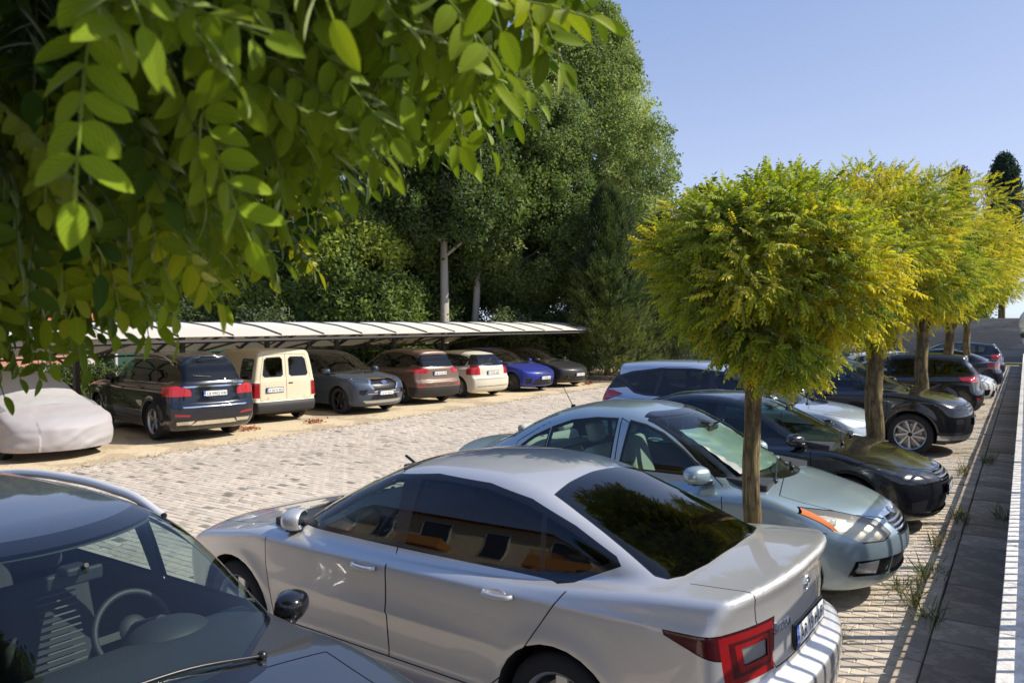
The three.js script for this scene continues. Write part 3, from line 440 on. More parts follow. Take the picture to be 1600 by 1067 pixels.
{ // carport: arched translucent sheets on cantilever frames
  const cp = thing('carport', 'long carport with arched cream translucent roof sheets on dark steel posts', 'carport', [0, 0, 0]), steel = std(lin(0.1, 0.095, 0.09), 0.5, { metalness: 0.4 });
  const prof = pchip([[-20.3, 1.62], [-19.5, 2.0], [-18.4, 2.32], [-17.2, 2.44], [-16.1, 2.36], [-15.0, 2.13]]), sheet = phys(lin(0.72, 0.66, 0.54), 0.85, { transmission: 0.5, thickness: 0, side: THREE.DoubleSide });
  const ZE = -29.1, pitch = 1.37, PX = -18.5;
  const panel = (() => { const n = 22, P = [], Q = []; for (let i = 0; i <= n; i++) { const x = lerp(-20.3, -15.0, i / n); P.push([x, prof(x)]); } const s = new THREE.Shape(); P.forEach(([x, y], i) => i ? s.lineTo(x, y) : s.moveTo(x, y)); P.slice().reverse().forEach(([x, y]) => s.lineTo(x, y - 0.012)); return new THREE.ExtrudeGeometry(s, { depth: pitch - 0.02, bevelEnabled: false }); })();
  const arc = (() => { const pts = []; for (let i = 0; i <= 16; i++) { const x = lerp(-20.28, -15.02, i / 16); pts.push([x, prof(x) - 0.06, 0]); } return tube(pts, 0.032, 32, 6); })();
  reseed(9);
  for (let k = 0; k < 21; k++) { const z = ZE + k * pitch, m = part(cp, 'roof_sheet', panel, sheet); m.position.set(0, rr(-0.006, 0.006), z + 0.01); const a = part(cp, 'arched_rib', arc, steel); a.position.set(0, 0, z); const st = part(cp, 'cover_strip', arc, steel); st.position.set(0, 0.066, z); st.scale.set(1, 1, 0.6); }
  for (const x of [-15.03, -16.2, -17.4, -18.6, -19.6, -20.27]) part(cp, 'purlin', box(0.05, 0.05, 28.7, x, prof(x) - 0.1, ZE + 14.35), steel);
  for (let z = -28.77; z > -30 && z < 0.5; z += 2.74) {
    part(cp, 'post', box(0.11, 2.2, 0.11, PX, 1.1, z), steel);
    part(cp, 'brace', merge([bar([PX, 1.55, z], [-15.4, prof(-15.4) - 0.1, z], 0.03, 6), bar([PX, 1.3, z], [-19.9, prof(-19.9) - 0.1, z], 0.03, 6)]), steel);
    if (z < -1) part(cp, 'brace', merge([bar([PX, 1.75, z], [PX, 2.25, z + 1.3], 0.022, 6), bar([PX, 1.75, z], [PX, 2.25, z - 1.3], 0.022, 6)]), steel);
  }
}
{ // kerb at the end of the bays, fence, hedge and houses behind the carport
  reseed(4);
  const ek = struct('end_kerb_bed', box(0.14, 0.05, 1, -14, -0.02, -29.2), concrete(0.2)); const kg = uvBox(rbox(0.98, 0.24, 0.16, 0.015, 0, 0, 0, 1), 2);
  for (let i = 0; i < 9; i++) { const m = part(ek, 'kerbstone', kg, stones[i % 4]); m.position.set(-19 + i, 0.06, -29.3 - 0.05 * i); }
  const fn = thing('garden_fence', 'dark green panel fence with pale posts behind the carport', 'fence', [-23.2, 0, -14]), gm = std(lin(0.012, 0.06, 0.04), 0.7), pm = std(lin(0.45, 0.45, 0.42), 0.6);
  for (let i = 0; i < 14; i++) { const z = -16 + i * 2.1; part(fn, 'post', box(0.07, 1.95, 0.07, 0, 0.98, z - 0.02), pm); if (i < 8) part(fn, 'panel', box(0.03, 1.6, 2.0, 0, 0.95, z + 1.03), gm); }
  const h = thing('terracotta_house', 'low house with pale walls and a terracotta tiled roof behind the hedge', 'house', [-34, 0, -14]);
  part(h, 'wall', box(7, 2.6, 15, 0, 1.3, 0), concrete(0.62, 0.85)); const rs = new THREE.Shape(); rs.moveTo(-3.9, 2.5); rs.lineTo(3.9, 2.5); rs.lineTo(0, 4.4); rs.closePath(); part(h, 'roof', new THREE.ExtrudeGeometry(rs, { depth: 16, bevelEnabled: false }).translate(0, 0, -8), std(lin(0.4, 0.14, 0.07), 0.85));
  for (let i = 0; i < 4; i++) { const w = part(h, 'window', box(0.08, 1.1, 1.0, 3.53, 1.5, -5.5 + i * 3.6), std(lin(0.7, 0.7, 0.7), 0.4)); part(w, 'pane', box(0.02, 0.95, 0.85, 3.585, 1.5, -5.5 + i * 3.6), M.trim); }
  const b = thing('boundary_wall', 'low terracotta brick wall in front of the house', 'wall', [-26.5, 0, -9.5]); part(b, 'wall_face', box(0.25, 1.75, 9, 0, 0.87, 0), std(lin(0.5, 0.25, 0.16), 0.9, { bumpMap: grit, bumpScale: 0.01 })); part(b, 'coping_stone', box(0.34, 0.07, 9.1, 0, 1.785, 0), concrete(0.6));
  for (let i = 0; i < 4; i++) part(b, 'pillar', box(0.36, 2.1, 0.36, 0.02, 1.05, -4.6 + i * 3.05), concrete(0.66, 0.9));
  const ew = thing('end_wall', 'plain grey rendered wall closing the far end of the pavement', 'wall', [2, 0, -56]); part(ew, 'wall_face', box(14, 2.6, 0.3, -2, 1.3, 0), concrete(0.3, 0.95)); part(ew, 'coping_stone', box(14.1, 0.08, 0.4, -2, 2.64, 0), concrete(0.4));
}
{ // the apartment house across from the rows, which the car windows mirror
  const b = thing('apartment_house', 'cream apartment house with orange balconies facing the ends of the parking rows', 'building', [-20, 0, 15]), wallM = std(lin(0.62, 0.55, 0.4), 0.9), orange = std(lin(0.5, 0.23, 0.07), 0.85), glassM = phys(lin(0.03, 0.035, 0.04), 0.05, { clearcoat: 1 }), fr = std(lin(0.7, 0.7, 0.68), 0.5);
  part(b, 'wall', box(30, 11.4, 9, 0, 5.7, 4.5), wallM); const rs = new THREE.Shape(); rs.moveTo(-0.6, 11.4); rs.lineTo(9.6, 11.4); rs.lineTo(4.5, 13.6); rs.closePath(); part(b, 'roof', new THREE.ExtrudeGeometry(rs, { depth: 31, bevelEnabled: false }).rotateY(-PI / 2).translate(15.5, 0, 0), std(lin(0.3, 0.13, 0.08), 0.85));
  for (let f = 0; f < 4; f++) for (let i = 0; i < 7; i++) {
    const x = -12.6 + i * 4.2, y = 1.6 + f * 2.75;
    if (i % 2) { const k = part(b, 'balcony', merge([box(3.2, 0.16, 1.2, x, y - 1.05, -0.6), box(3.2, 0.9, 0.08, x, y - 0.55, -1.16), box(0.08, 0.9, 1.1, x - 1.56, y - 0.55, -0.58), box(0.08, 0.9, 1.1, x + 1.56, y - 0.55, -0.58)]), orange); const d = part(b, 'window', box(2.2, 2.0, 0.1, x, y, -0.03), fr); part(d, 'pane', box(2.0, 1.8, 0.04, x, y, -0.09), glassM); }
    else { const d = part(b, 'window', box(1.5, 1.5, 0.1, x, y + 0.1, -0.03), fr); part(d, 'pane', box(1.34, 1.34, 0.04, x, y + 0.1, -0.09), glassM); }
  }
}
// ---------------------------------------------------------------- the vehicles
const C = {}; // specs by kind
const mir = P => [...P, ...P.slice().reverse().map(([z, y]) => [-z, y])];
C.liftback = {
  W: 0.907, wb: 2.686, wr: 0.318, rimR: 0.215, arch: 0.372, wheelW: 0.21, cell: 0.027, wheel: 'five', sideSlope: -0.012, noseK: 0.3, tailK: 0.2, tailP: 2.6, tapF: 0.09, tapR: 0.05, tr0: -1.3, cF: 0.34, cR: 0.2, xm: -0.4, rBelt: 0.035, rSide: 0.05, rNose: 0.08, rTail: 0.06, rRoof: 0.1, hoodCrown: 0.075, houseTaper: 0.03, houseTaperR: 0.025, houseX: 0,
  nose: [[0.12, 1.98], [0.2, 2.13], [0.35, 2.2], [0.5, 2.22], [0.65, 2.2], [0.75, 2.11], [0.85, 1.95]],
  hood: [[2.3, 0.66], [2.1, 0.76], [1.8, 0.835], [1.4, 0.91], [1.0, 0.965], [0.5, 0.965], [0, 0.97], [-1, 1.0], [-1.5, 1.045], [-1.9, 1.085], [-2.2, 1.105], [-2.36, 1.118], [-2.5, 1.12]],
  tail: [[0.12, -2.2], [0.2, -2.36], [0.35, -2.44], [0.5, -2.455], [0.575, -2.45], [0.61, -2.40], [0.64, -2.345], [0.75, -2.335], [0.9, -2.335], [1.0, -2.345], [1.08, -2.375], [1.13, -2.41]],
  roof: [[1.35, 0.8], [1.05, 0.965], [0.75, 1.13], [0.4, 1.3], [0.1, 1.41], [-0.2, 1.452], [-0.5, 1.46], [-0.8, 1.448], [-1.05, 1.408], [-1.4, 1.295], [-1.8, 1.145], [-2.05, 1.035], [-2.3, 0.9]],
  side: [[0.15, 0.8], [0.22, 0.862], [0.3, 0.885], [0.36, 0.874], [0.45, 0.882], [0.6, 0.896], [0.75, 0.902], [0.86, 0.905], [0.885, 0.904], [0.91, 0.888], [0.97, 0.862], [1.05, 0.835], [1.2, 0.79]],
  house: [[0.85, 0.835], [0.95, 0.805], [1.1, 0.745], [1.25, 0.68], [1.4, 0.6], [1.5, 0.53]],
  windshield: mir([[0.56, 1.405], [0.7, 1.08], [0.72, 1.0], [0.4, 0.975]]), wsX: 0, rgX: -0.95, rgGrow: 0.006,
  dlo: [[0.96, 0.985], [0.56, 1.19], [0.3, 1.285], [0.05, 1.345], [-0.3, 1.385], [-0.7, 1.375], [-1.0, 1.325], [-1.3, 1.225], [-1.56, 1.115], [-1.58, 1.095], [-1.38, 1.005], [-1.3, 0.992]], dloGrow: 0.016,
  sideGlass: [[[0.8, 1.0], [0.55, 1.165], [0.28, 1.272], [0.03, 1.332], [-0.06, 1.345], [-0.12, 1.0]], [[-0.21, 1.0], [-0.2, 1.362], [-0.4, 1.37], [-0.7, 1.36], [-0.98, 1.312], [-1.1, 1.275], [-1.16, 1.003]], [[-1.19, 1.004], [-1.135, 1.265], [-1.3, 1.21], [-1.54, 1.11], [-1.545, 1.1], [-1.38, 1.02], [-1.3, 1.006]]],
  doors: [[[0.98, 0.34], [0.97, 0.7], [1.02, 0.975], [0.58, 1.235], [0.3, 1.335], [0.02, 1.385], [-0.155, 1.405], [-0.155, 0.34]], [[-0.165, 0.34], [-0.165, 1.405], [-0.5, 1.41], [-0.9, 1.38], [-1.3, 1.262], [-1.63, 1.13], [-1.66, 1.09], [-1.6, 0.98], [-1.06, 0.5], [-0.95, 0.34]]],
  hoodPanel: [[2.02, 0.35], [1.85, 0.6], [1.5, 0.69], [1.02, 0.72], [1.1, 0], [1.02, -0.72], [1.5, -0.69], [1.85, -0.6], [2.02, -0.35], [2.06, 0]],
  cuts: [
    ...['rear_window', 'rear_window_surround'].map((b, i) => ({ v: 'T', p: [[-1.06, 0], [-1.075, 0.3], [-1.1, 0.5], [-1.78, 0.64], [-1.84, 0.63], [-1.89, 0.56], [-1.935, 0.35], [-1.95, 0], [-1.935, -0.35], [-1.89, -0.56], [-1.84, -0.63], [-1.78, -0.64], [-1.1, -0.5], [-1.075, -0.3]], b, n: 0.25, ymin: 1.0, grow: i * 0.008 })),
    { v: 'R', p: [[0.49, 0.745], [0.5, 0.825], [0.69, 0.825], [0.665, 0.74]], b: 'reversing_lamp', m: 1, xmax: -2 },
    { v: 'R', p: [[0.475, 0.72], [0.485, 0.848], [0.735, 0.848], [0.7, 0.715]], b: 'taillight_band', m: 1, xmax: -2 },
    { v: 'R', p: [[0.46, 0.7], [0.47, 0.865], [0.775, 0.865], [0.74, 0.695]], b: 'taillight_band_1', m: 1, xmax: -2 },
    { v: 'R', p: [[0.44, 0.665], [0.45, 0.9], [0.83, 0.9], [0.79, 0.665]], b: 'taillight_band_2', m: 1, xmax: -2 },
    { v: 'S', p: [[-1.9, 0.905], [-1.94, 0.89], [-2.02, 0.665], [-2.6, 0.655], [-2.6, 0.915]], b: 'taillight', zmin: 0.43, gap: 0.005 },
    { v: 'R', p: mir([[0.68, 1.3], [0.63, 1.05], [0.59, 0.93], [0.42, 0.665]]), b: 'tailgate', xmax: -1.96, n: -2, gap: 0.006 },
    { v: 'S', p: [[-1.72, 0.585], [-1.72, 0.579], [-2.33, 0.579], [-2.33, 0.585]], b: null, zmin: 0.6, n: 0.5 },
    { v: 'F', p: [[0.52, 0.71], [0.5, 0.62], [0.8, 0.64], [0.84, 0.72], [0.78, 0.76]], b: 'headlight', m: 1, xmin: 1.5 },
    { v: 'F', p: mir([[0.44, 0.7], [0.4, 0.58]]), b: 'grille', xmin: 1.8 }, { v: 'F', p: mir([[0.62, 0.4], [0.55, 0.26]]), b: 'lower_intake', xmin: 1.6 },
  ],
  mats: { taillight: M.redDark, taillight_band: M.red, taillight_band_1: M.redDark, taillight_band_2: M.red, reversing_lamp: M.clearLamp, grille: M.black, lower_intake: M.black },
  offsets: { reversing_lamp: -0.008 },
  cabin: { dash: 0.42, dashY: 0.97, front: -0.2, rear: -1.05, seatY: 0.42, mirror: [0.42, 1.28], parcel: [-1.2, -1.85, 1.02] },
  mirror: [0.8, 1.0], handles: [[0.02, 0.855], [-0.99, 0.885]], wipers: [[[1.06, 0.42], [0.98, -0.2]], [[1.06, -0.12], [0.96, -0.66]]], darkM: M.privacy, rearM: M.privacy,
};
C.paleSedan = {
  W: 0.848, wb: 2.5, wr: 0.3, rimR: 0.19, arch: 0.345, wheelW: 0.19, cell: 0.03, wheel: 'ten', noseK: 0.42, noseP: 2.3, tailK: 0.2, tapF: 0.1, tapR: 0.07, cF: 0.36, cR: 0.25, xm: -0.3, rSide: 0.08, rNose: 0.13, rTail: 0.08, rRoof: 0.12, rBelt: 0.045, hoodCrown: 0.13, roofCrown: 0.1, houseTaper: 0.03,
  nose: [[0.12, 1.88], [0.2, 2.0], [0.32, 2.06], [0.45, 2.085], [0.55, 2.075], [0.65, 2.03], [0.75, 1.92], [0.82, 1.75]],
  hood: [[2.2, 0.62], [2.0, 0.725], [1.75, 0.8], [1.4, 0.88], [1.05, 0.945], [0.6, 0.93], [0, 0.93], [-0.8, 0.95], [-1.3, 0.985], [-1.8, 1.0], [-2.1, 0.99], [-2.3, 0.95]],
  tail: [[0.12, -1.95], [0.22, -2.12], [0.4, -2.19], [0.55, -2.19], [0.65, -2.14], [0.9, -2.13], [1.0, -2.15]],
  roof: [[1.4, 0.78], [1.1, 0.945], [0.75, 1.15], [0.4, 1.335], [0.1, 1.435], [-0.25, 1.472], [-0.6, 1.462], [-0.95, 1.395], [-1.3, 1.25], [-1.6, 1.09], [-1.9, 0.93]],
  side: [[0.15, 0.76], [0.24, 0.81], [0.4, 0.832], [0.6, 0.846], [0.75, 0.848], [0.86, 0.838], [0.95, 0.81], [1.05, 0.78]],
  house: [[0.85, 0.785], [0.95, 0.76], [1.1, 0.71], [1.25, 0.65], [1.4, 0.575], [1.5, 0.5]],
  windshield: mir([[0.52, 1.40], [0.66, 1.07], [0.685, 0.985], [0.4, 0.955]]), wsX: 0, rgX: -0.9, rearGlass: mir([[0.48, 1.4], [0.58, 1.12], [0.5, 1.06]]),
  sideGlass: [[[0.66, 0.965], [0.42, 1.145], [0.22, 1.265], [0.05, 1.325], [-0.1, 1.35], [-0.14, 0.965]], [[-0.25, 0.965], [-0.24, 1.36], [-0.45, 1.355], [-0.7, 1.315], [-0.9, 1.24], [-0.93, 0.985]], [[-0.96, 0.99], [-0.94, 1.22], [-1.1, 1.14], [-1.22, 1.05], [-1.22, 1.01]]], frameTrim: 0.014,
  cuts: [
    { v: 'F', p: [[0.745, 0.9], [0.95, 0.9], [0.95, 0.55], [0.755, 0.55]], b: 'indicator', m: 1, xmin: 1.3, also: ['F', [[0.36, 0.6], [0.46, 0.56], [0.64, 0.565], [0.77, 0.66], [0.81, 0.765], [0.75, 0.8], [0.6, 0.77], [0.39, 0.69]]] },
    { v: 'F', p: [[0.36, 0.6], [0.46, 0.56], [0.64, 0.565], [0.77, 0.66], [0.81, 0.765], [0.75, 0.8], [0.6, 0.77], [0.39, 0.69]], b: 'headlight', m: 1, xmin: 1.3, gap: 0.006 },
    ...[0.605, 0.635, 0.665].map(y => ({ v: 'F', p: mir([[0.26, y + 0.009], [0.26, y - 0.003]]), b: 'grille_bar_' + Math.round(y * 1000), xmin: 1.7 })),
    { v: 'F', p: mir([[0.24, 0.7], [0.28, 0.66], [0.25, 0.59], [0.2, 0.575]]), b: 'grille', xmin: 1.7 },
    { v: 'F', p: mir([[0.24, 0.7], [0.28, 0.66], [0.25, 0.59], [0.2, 0.575]]), b: 'grille_surround', xmin: 1.7, grow: 0.018 },
    { v: 'F', p: [[0.52, 0.42], [0.68, 0.41], [0.68, 0.335], [0.52, 0.315]], b: 'fog_lamp', m: 1, xmin: 1.3 },
    { v: 'F', p: [[0.38, 0.43], [0.7, 0.43], [0.72, 0.31], [0.38, 0.285]], b: 'lower_intake', m: 1, xmin: 1.3 },
    { v: 'F', p: mir([[0.37, 0.43], [0.37, 0.28]]), b: 'lower_intake_1', xmin: 1.3 },
    { v: 'S', p: [[1.62, 0.64], [1.62, 0.634], [1.2, 0.634], [1.2, 0.64]], b: null, zmin: 0.5 },
    { v: 'S', p: [[-1.78, 0.9], [-1.78, 0.66], [-2.4, 0.66], [-2.4, 0.9]], b: 'taillight', zmin: 0.5 },
  ],
  doors: [[[0.86, 0.32], [0.82, 0.7], [0.86, 0.93], [0.62, 1.03], [0.42, 1.19], [0.22, 1.31], [0.05, 1.375], [-0.19, 1.405], [-0.19, 0.32]], [[-0.2, 0.32], [-0.2, 1.405], [-0.45, 1.405], [-0.75, 1.36], [-1.0, 1.26], [-1.28, 1.08], [-1.3, 0.95], [-1.05, 0.55], [-0.86, 0.32]]],
  hoodPanel: [[1.93, 0.3], [1.72, 0.56], [1.4, 0.66], [1.0, 0.7], [1.12, 0], [1.0, -0.7], [1.4, -0.66], [1.72, -0.56], [1.93, -0.3], [1.97, 0]],
  mats: { headlight: M.hazyLens, indicator: M.amber, grille: M.black, grille_bar: M.chrome, grille_surround: M.chrome, lower_intake: M.black, lower_intake_1: M.black, fog_lamp: M.clearLamp, taillight: M.red }, offsets: { grille: -0.03, lower_intake: -0.02 },
  cabin: { dash: 0.5, dashY: 0.93, front: -0.12, rear: -0.9, seatY: 0.44, mirror: [0.45, 1.28], parcel: [-1.0, -1.6, 0.98], seatM: M.seatLight },
  mirror: [0.62, 0.985], mirrorScale: 1.05, handles: [[-0.02, 0.8], [-0.78, 0.82]], wipers: [[[1.14, 0.45], [1.0, -0.15]], [[1.14, -0.1], [1.0, -0.62]]], antenna: [-1.02, 0, 0.2, -0.12], glassM: M.glassGreen, wsM: M.glassGreen,
};
// a spec stretched to other proportions
function fitSpec(b, sx, sy, sw, over = {}) {
  const xy = P => P.map(([x, y]) => [x * sx, y * sy]), yx = P => P.map(([y, x]) => [y * sy, x * sx]), yw = P => P.map(([y, w]) => [y * sy, w * sw]), zy = P => P.map(([z, y]) => [z * sw, y * sy]), xz = P => P.map(([x, z]) => [x * sx, z * sw]);
  const byV = (v, P) => v === 'S' ? xy(P) : v === 'T' ? xz(P) : zy(P);
  const c = { ...b, W: b.W * sw, wb: b.wb * sx, nose: yx(b.nose), tail: yx(b.tail), hood: xy(b.hood), roof: xy(b.roof), side: yw(b.side), house: yw(b.house), bottom: (b.bottom ?? 0.17) };
  for (const k of ['windshield', 'rearGlass']) if (b[k]) c[k] = zy(b[k]);
  for (const k of ['dlo', 'hoodPanel']) if (b[k]) c[k] = k === 'dlo' ? xy(b[k]) : xz(b[k]);
  for (const k of ['sideGlass', 'doors']) if (b[k]) c[k] = b[k].map(xy);
  for (const k of ['handles']) if (b[k]) c[k] = xy(b[k]);
  if (b.mirror) c.mirror = [b.mirror[0] * sx, b.mirror[1] * sy];
  if (b.rails) c.rails = [b.rails[0] * sx, b.rails[1] * sx, b.rails[2] * sw];
  if (b.wipers) c.wipers = b.wipers.map(w => w.map(([x, z]) => [x * sx, z * sw]));
  if (b.cabin) { c.cabin = { ...b.cabin, dash: b.cabin.dash * sx, dashY: b.cabin.dashY * sy, front: b.cabin.front * sx, rear: b.cabin.rear * sx }; if (b.cabin.mirror) c.cabin.mirror = [b.cabin.mirror[0] * sx, b.cabin.mirror[1] * sy]; if (b.cabin.parcel) c.cabin.parcel = [b.cabin.parcel[0] * sx, b.cabin.parcel[1] * sx, b.cabin.parcel[2] * sy]; }
  return { ...c, ...over };
}
C.wagon = {
  W: 0.905, wb: 2.68, wr: 0.318, rimR: 0.21, arch: 0.372, cell: 0.03, wheel: 'five', noseK: 0.3, tailK: 0.15, tapF: 0.09, tapR: 0.04, cF: 0.36, cR: 0.05, xm: -0.6, rSide: 0.06, rRoof: 0.11, hoodCrown: 0.08, houseTaper: 0.03, houseTaperR: 0.012, tailHouse: true,
  nose: [[0.12, 1.98], [0.2, 2.12], [0.35, 2.19], [0.5, 2.21], [0.65, 2.19], [0.75, 2.1], [0.85, 1.94]],
  hood: [[2.3, 0.66], [2.1, 0.765], [1.8, 0.84], [1.4, 0.915], [1.0, 0.972], [0.5, 0.97], [0, 0.97], [-1, 0.99], [-2, 1.01], [-2.5, 1.02]],
  tail: [[0.12, -2.2], [0.25, -2.38], [0.5, -2.43], [0.62, -2.42], [0.7, -2.36], [0.95, -2.33], [1.2, -2.2], [1.4, -2.06], [1.5, -2.02]],
  roof: [[1.4, 0.79], [1.1, 0.965], [0.82, 1.15], [0.56, 1.315], [0.34, 1.412], [0.0, 1.47], [-0.5, 1.492], [-1.2, 1.49], [-1.8, 1.455], [-2.3, 1.4]],
  side: [[0.15, 0.8], [0.25, 0.868], [0.45, 0.885], [0.7, 0.9], [0.85, 0.902], [0.9, 0.89], [0.97, 0.862], [1.05, 0.835], [1.2, 0.79]],
  house: [[0.85, 0.835], [0.95, 0.805], [1.1, 0.75], [1.25, 0.69], [1.4, 0.62], [1.5, 0.56]],
  windshield: mir([[0.57, 1.41], [0.7, 1.1], [0.735, 1.005], [0.4, 0.975]]), wsX: 0,
  dlo: [[0.96, 0.99], [0.56, 1.19], [0.3, 1.29], [0.05, 1.35], [-0.4, 1.39], [-1.0, 1.385], [-1.6, 1.34], [-1.95, 1.29], [-2.0, 1.24], [-1.9, 1.06], [-1.7, 1.02]],
  sideGlass: [[[0.8, 1.005], [0.55, 1.165], [0.28, 1.275], [0.03, 1.338], [-0.1, 1.355], [-0.14, 1.005]], [[-0.23, 1.005], [-0.22, 1.365], [-0.5, 1.375], [-1.0, 1.368], [-1.1, 1.362], [-1.15, 1.012]], [[-1.2, 1.015], [-1.16, 1.358], [-1.6, 1.322], [-1.9, 1.28], [-1.85, 1.07], [-1.7, 1.035]]],
  doors: [[[0.98, 0.34], [0.97, 0.7], [1.02, 0.975], [0.58, 1.235], [0.3, 1.335], [0.02, 1.39], [-0.175, 1.405], [-0.175, 0.34]], [[-0.185, 0.34], [-0.185, 1.405], [-0.5, 1.415], [-0.9, 1.41], [-1.2, 1.39], [-1.24, 0.98], [-1.06, 0.5], [-0.95, 0.34]]],
  hoodPanel: C.liftback.hoodPanel, cuts: [{ v: 'F', p: [[0.52, 0.71], [0.5, 0.62], [0.8, 0.64], [0.84, 0.72], [0.78, 0.76]], b: 'headlight', m: 1, xmin: 1.5 }, { v: 'F', p: mir([[0.44, 0.7], [0.4, 0.58]]), b: 'grille', xmin: 1.8 }],
  mats: { grille: M.black }, rails: [0.12, -1.95, 0.6], railR: 0.024, railH: 0.075, railM: M.railing, mirror: [0.78, 1.0], mirrorScale: 0.95, mirrorM: M.trim, handles: [[0.0, 0.86], [-0.98, 0.88]], wipers: [[[1.07, -0.45], [1.0, 0.2]], [[1.07, 0.12], [0.98, 0.66]]],
  cabin: { dash: 0.42, dashY: 0.965, front: -0.22, rear: -1.05, seatY: 0.44, mirror: [0.42, 1.29] }, darkM: M.glass,
};
C.blackSedan = {
  W: 0.888, wb: 2.7, wr: 0.315, rimR: 0.205, arch: 0.362, cell: 0.034, wheel: 'ten', noseK: 0.42, noseP: 2.3, tailK: 0.2, tapF: 0.1, tapR: 0.06, cF: 0.4, cR: 0.25, xm: -0.4, rSide: 0.07, rNose: 0.09, rRoof: 0.1, hoodCrown: 0.09,
  nose: [[0.1, 2.05], [0.18, 2.2], [0.32, 2.28], [0.5, 2.3], [0.62, 2.28], [0.7, 2.2], [0.8, 1.95]],
  hood: [[2.4, 0.64], [2.2, 0.735], [1.9, 0.82], [1.5, 0.9], [1.1, 0.965], [0.6, 0.955], [0, 0.955], [-1, 0.99], [-1.6, 1.03], [-2.0, 1.06], [-2.4, 1.05]],
  tail: [[0.12, -2.1], [0.22, -2.28], [0.45, -2.33], [0.62, -2.31], [0.75, -2.25], [1.0, -2.24], [1.1, -2.28]],
  roof: [[1.55, 0.76], [1.2, 0.95], [0.85, 1.125], [0.5, 1.285], [0.18, 1.405], [-0.15, 1.455], [-0.5, 1.465], [-0.85, 1.44], [-1.2, 1.35], [-1.6, 1.19], [-1.9, 1.06], [-2.2, 0.92]],
  side: [[0.15, 0.8], [0.24, 0.85], [0.4, 0.868], [0.6, 0.884], [0.78, 0.888], [0.88, 0.875], [0.96, 0.85], [1.1, 0.81]],
  house: [[0.85, 0.82], [0.95, 0.79], [1.1, 0.735], [1.25, 0.675], [1.4, 0.6], [1.5, 0.53]],
  windshield: mir([[0.55, 1.405], [0.69, 1.09], [0.715, 0.995], [0.4, 0.965]]), wsX: 0, rgX: -0.9, rearGlass: mir([[0.5, 1.4], [0.6, 1.16], [0.55, 1.1]]),
  dlo: [[0.95, 0.985], [0.55, 1.185], [0.25, 1.3], [0, 1.352], [-0.4, 1.378], [-0.8, 1.352], [-1.1, 1.275], [-1.4, 1.13], [-1.42, 1.07], [-1.3, 1.01]],
  sideGlass: [[[0.78, 1.0], [0.53, 1.162], [0.23, 1.285], [0.0, 1.336], [-0.12, 1.35], [-0.14, 1.0]], [[-0.23, 1.0], [-0.22, 1.358], [-0.5, 1.358], [-0.8, 1.335], [-1.0, 1.29], [-1.05, 1.005]], [[-1.09, 1.008], [-1.05, 1.27], [-1.38, 1.12], [-1.39, 1.08], [-1.28, 1.025]]],
  doors: [[[0.98, 0.34], [0.96, 0.7], [1.0, 0.97], [0.57, 1.225], [0.26, 1.34], [0.0, 1.385], [-0.18, 1.395], [-0.18, 0.34]], [[-0.19, 0.34], [-0.19, 1.395], [-0.5, 1.4], [-0.85, 1.37], [-1.15, 1.285], [-1.46, 1.11], [-1.44, 1.0], [-1.06, 0.5], [-0.95, 0.34]]],
  hoodPanel: [[2.14, 0.3], [1.95, 0.58], [1.5, 0.69], [1.1, 0.73], [1.2, 0], [1.1, -0.73], [1.5, -0.69], [1.95, -0.58], [2.14, -0.3], [2.18, 0]],
  cuts: [{ v: 'F', p: [[0.36, 0.67], [0.38, 0.6], [0.64, 0.585], [0.8, 0.65], [0.87, 0.8], [0.8, 0.8], [0.6, 0.745]], b: 'headlight', m: 1, xmin: 1.4, gap: 0.005 }, ...[0.605, 0.64, 0.675].map(y => ({ v: 'F', p: mir([[0.34, y + 0.012], [0.34, y - 0.002]]), b: 'grille_bar_' + Math.round(y * 1000), xmin: 1.9 })), { v: 'F', p: mir([[0.35, 0.7], [0.36, 0.59]]), b: 'grille', xmin: 1.9 }, { v: 'F', p: mir([[0.4, 0.46], [0.5, 0.26]]), b: 'lower_intake', xmin: 1.6 }, { v: 'F', p: [[0.58, 0.42], [0.76, 0.4], [0.74, 0.28], [0.6, 0.28]], b: 'fog_lamp', m: 1, xmin: 1.4 }, { v: 'S', p: [[-1.85, 0.98], [-1.9, 0.76], [-2.5, 0.76], [-2.5, 0.98]], b: 'taillight', zmin: 0.45 }],
  mats: { grille: M.black, grille_bar: M.chrome, lower_intake: M.black, fog_lamp: M.lampDark, taillight: M.red }, offsets: { grille: -0.03, lower_intake: -0.02 }, 
  cabin: { dash: 0.5, dashY: 0.955, front: -0.18, rear: -1.0, seatY: 0.42, mirror: [0.5, 1.29], parcel: [-1.15, -1.8, 1.03] }, mirror: [0.78, 1.0], handles: [[0.0, 0.84], [-0.95, 0.87]], handleM: M.chrome, wipers: [[[1.22, 0.45], [1.1, -0.15]], [[1.22, -0.1], [1.08, -0.66]]], glassM: M.glassGreen, darkM: M.privacy, rearM: M.privacy,
};
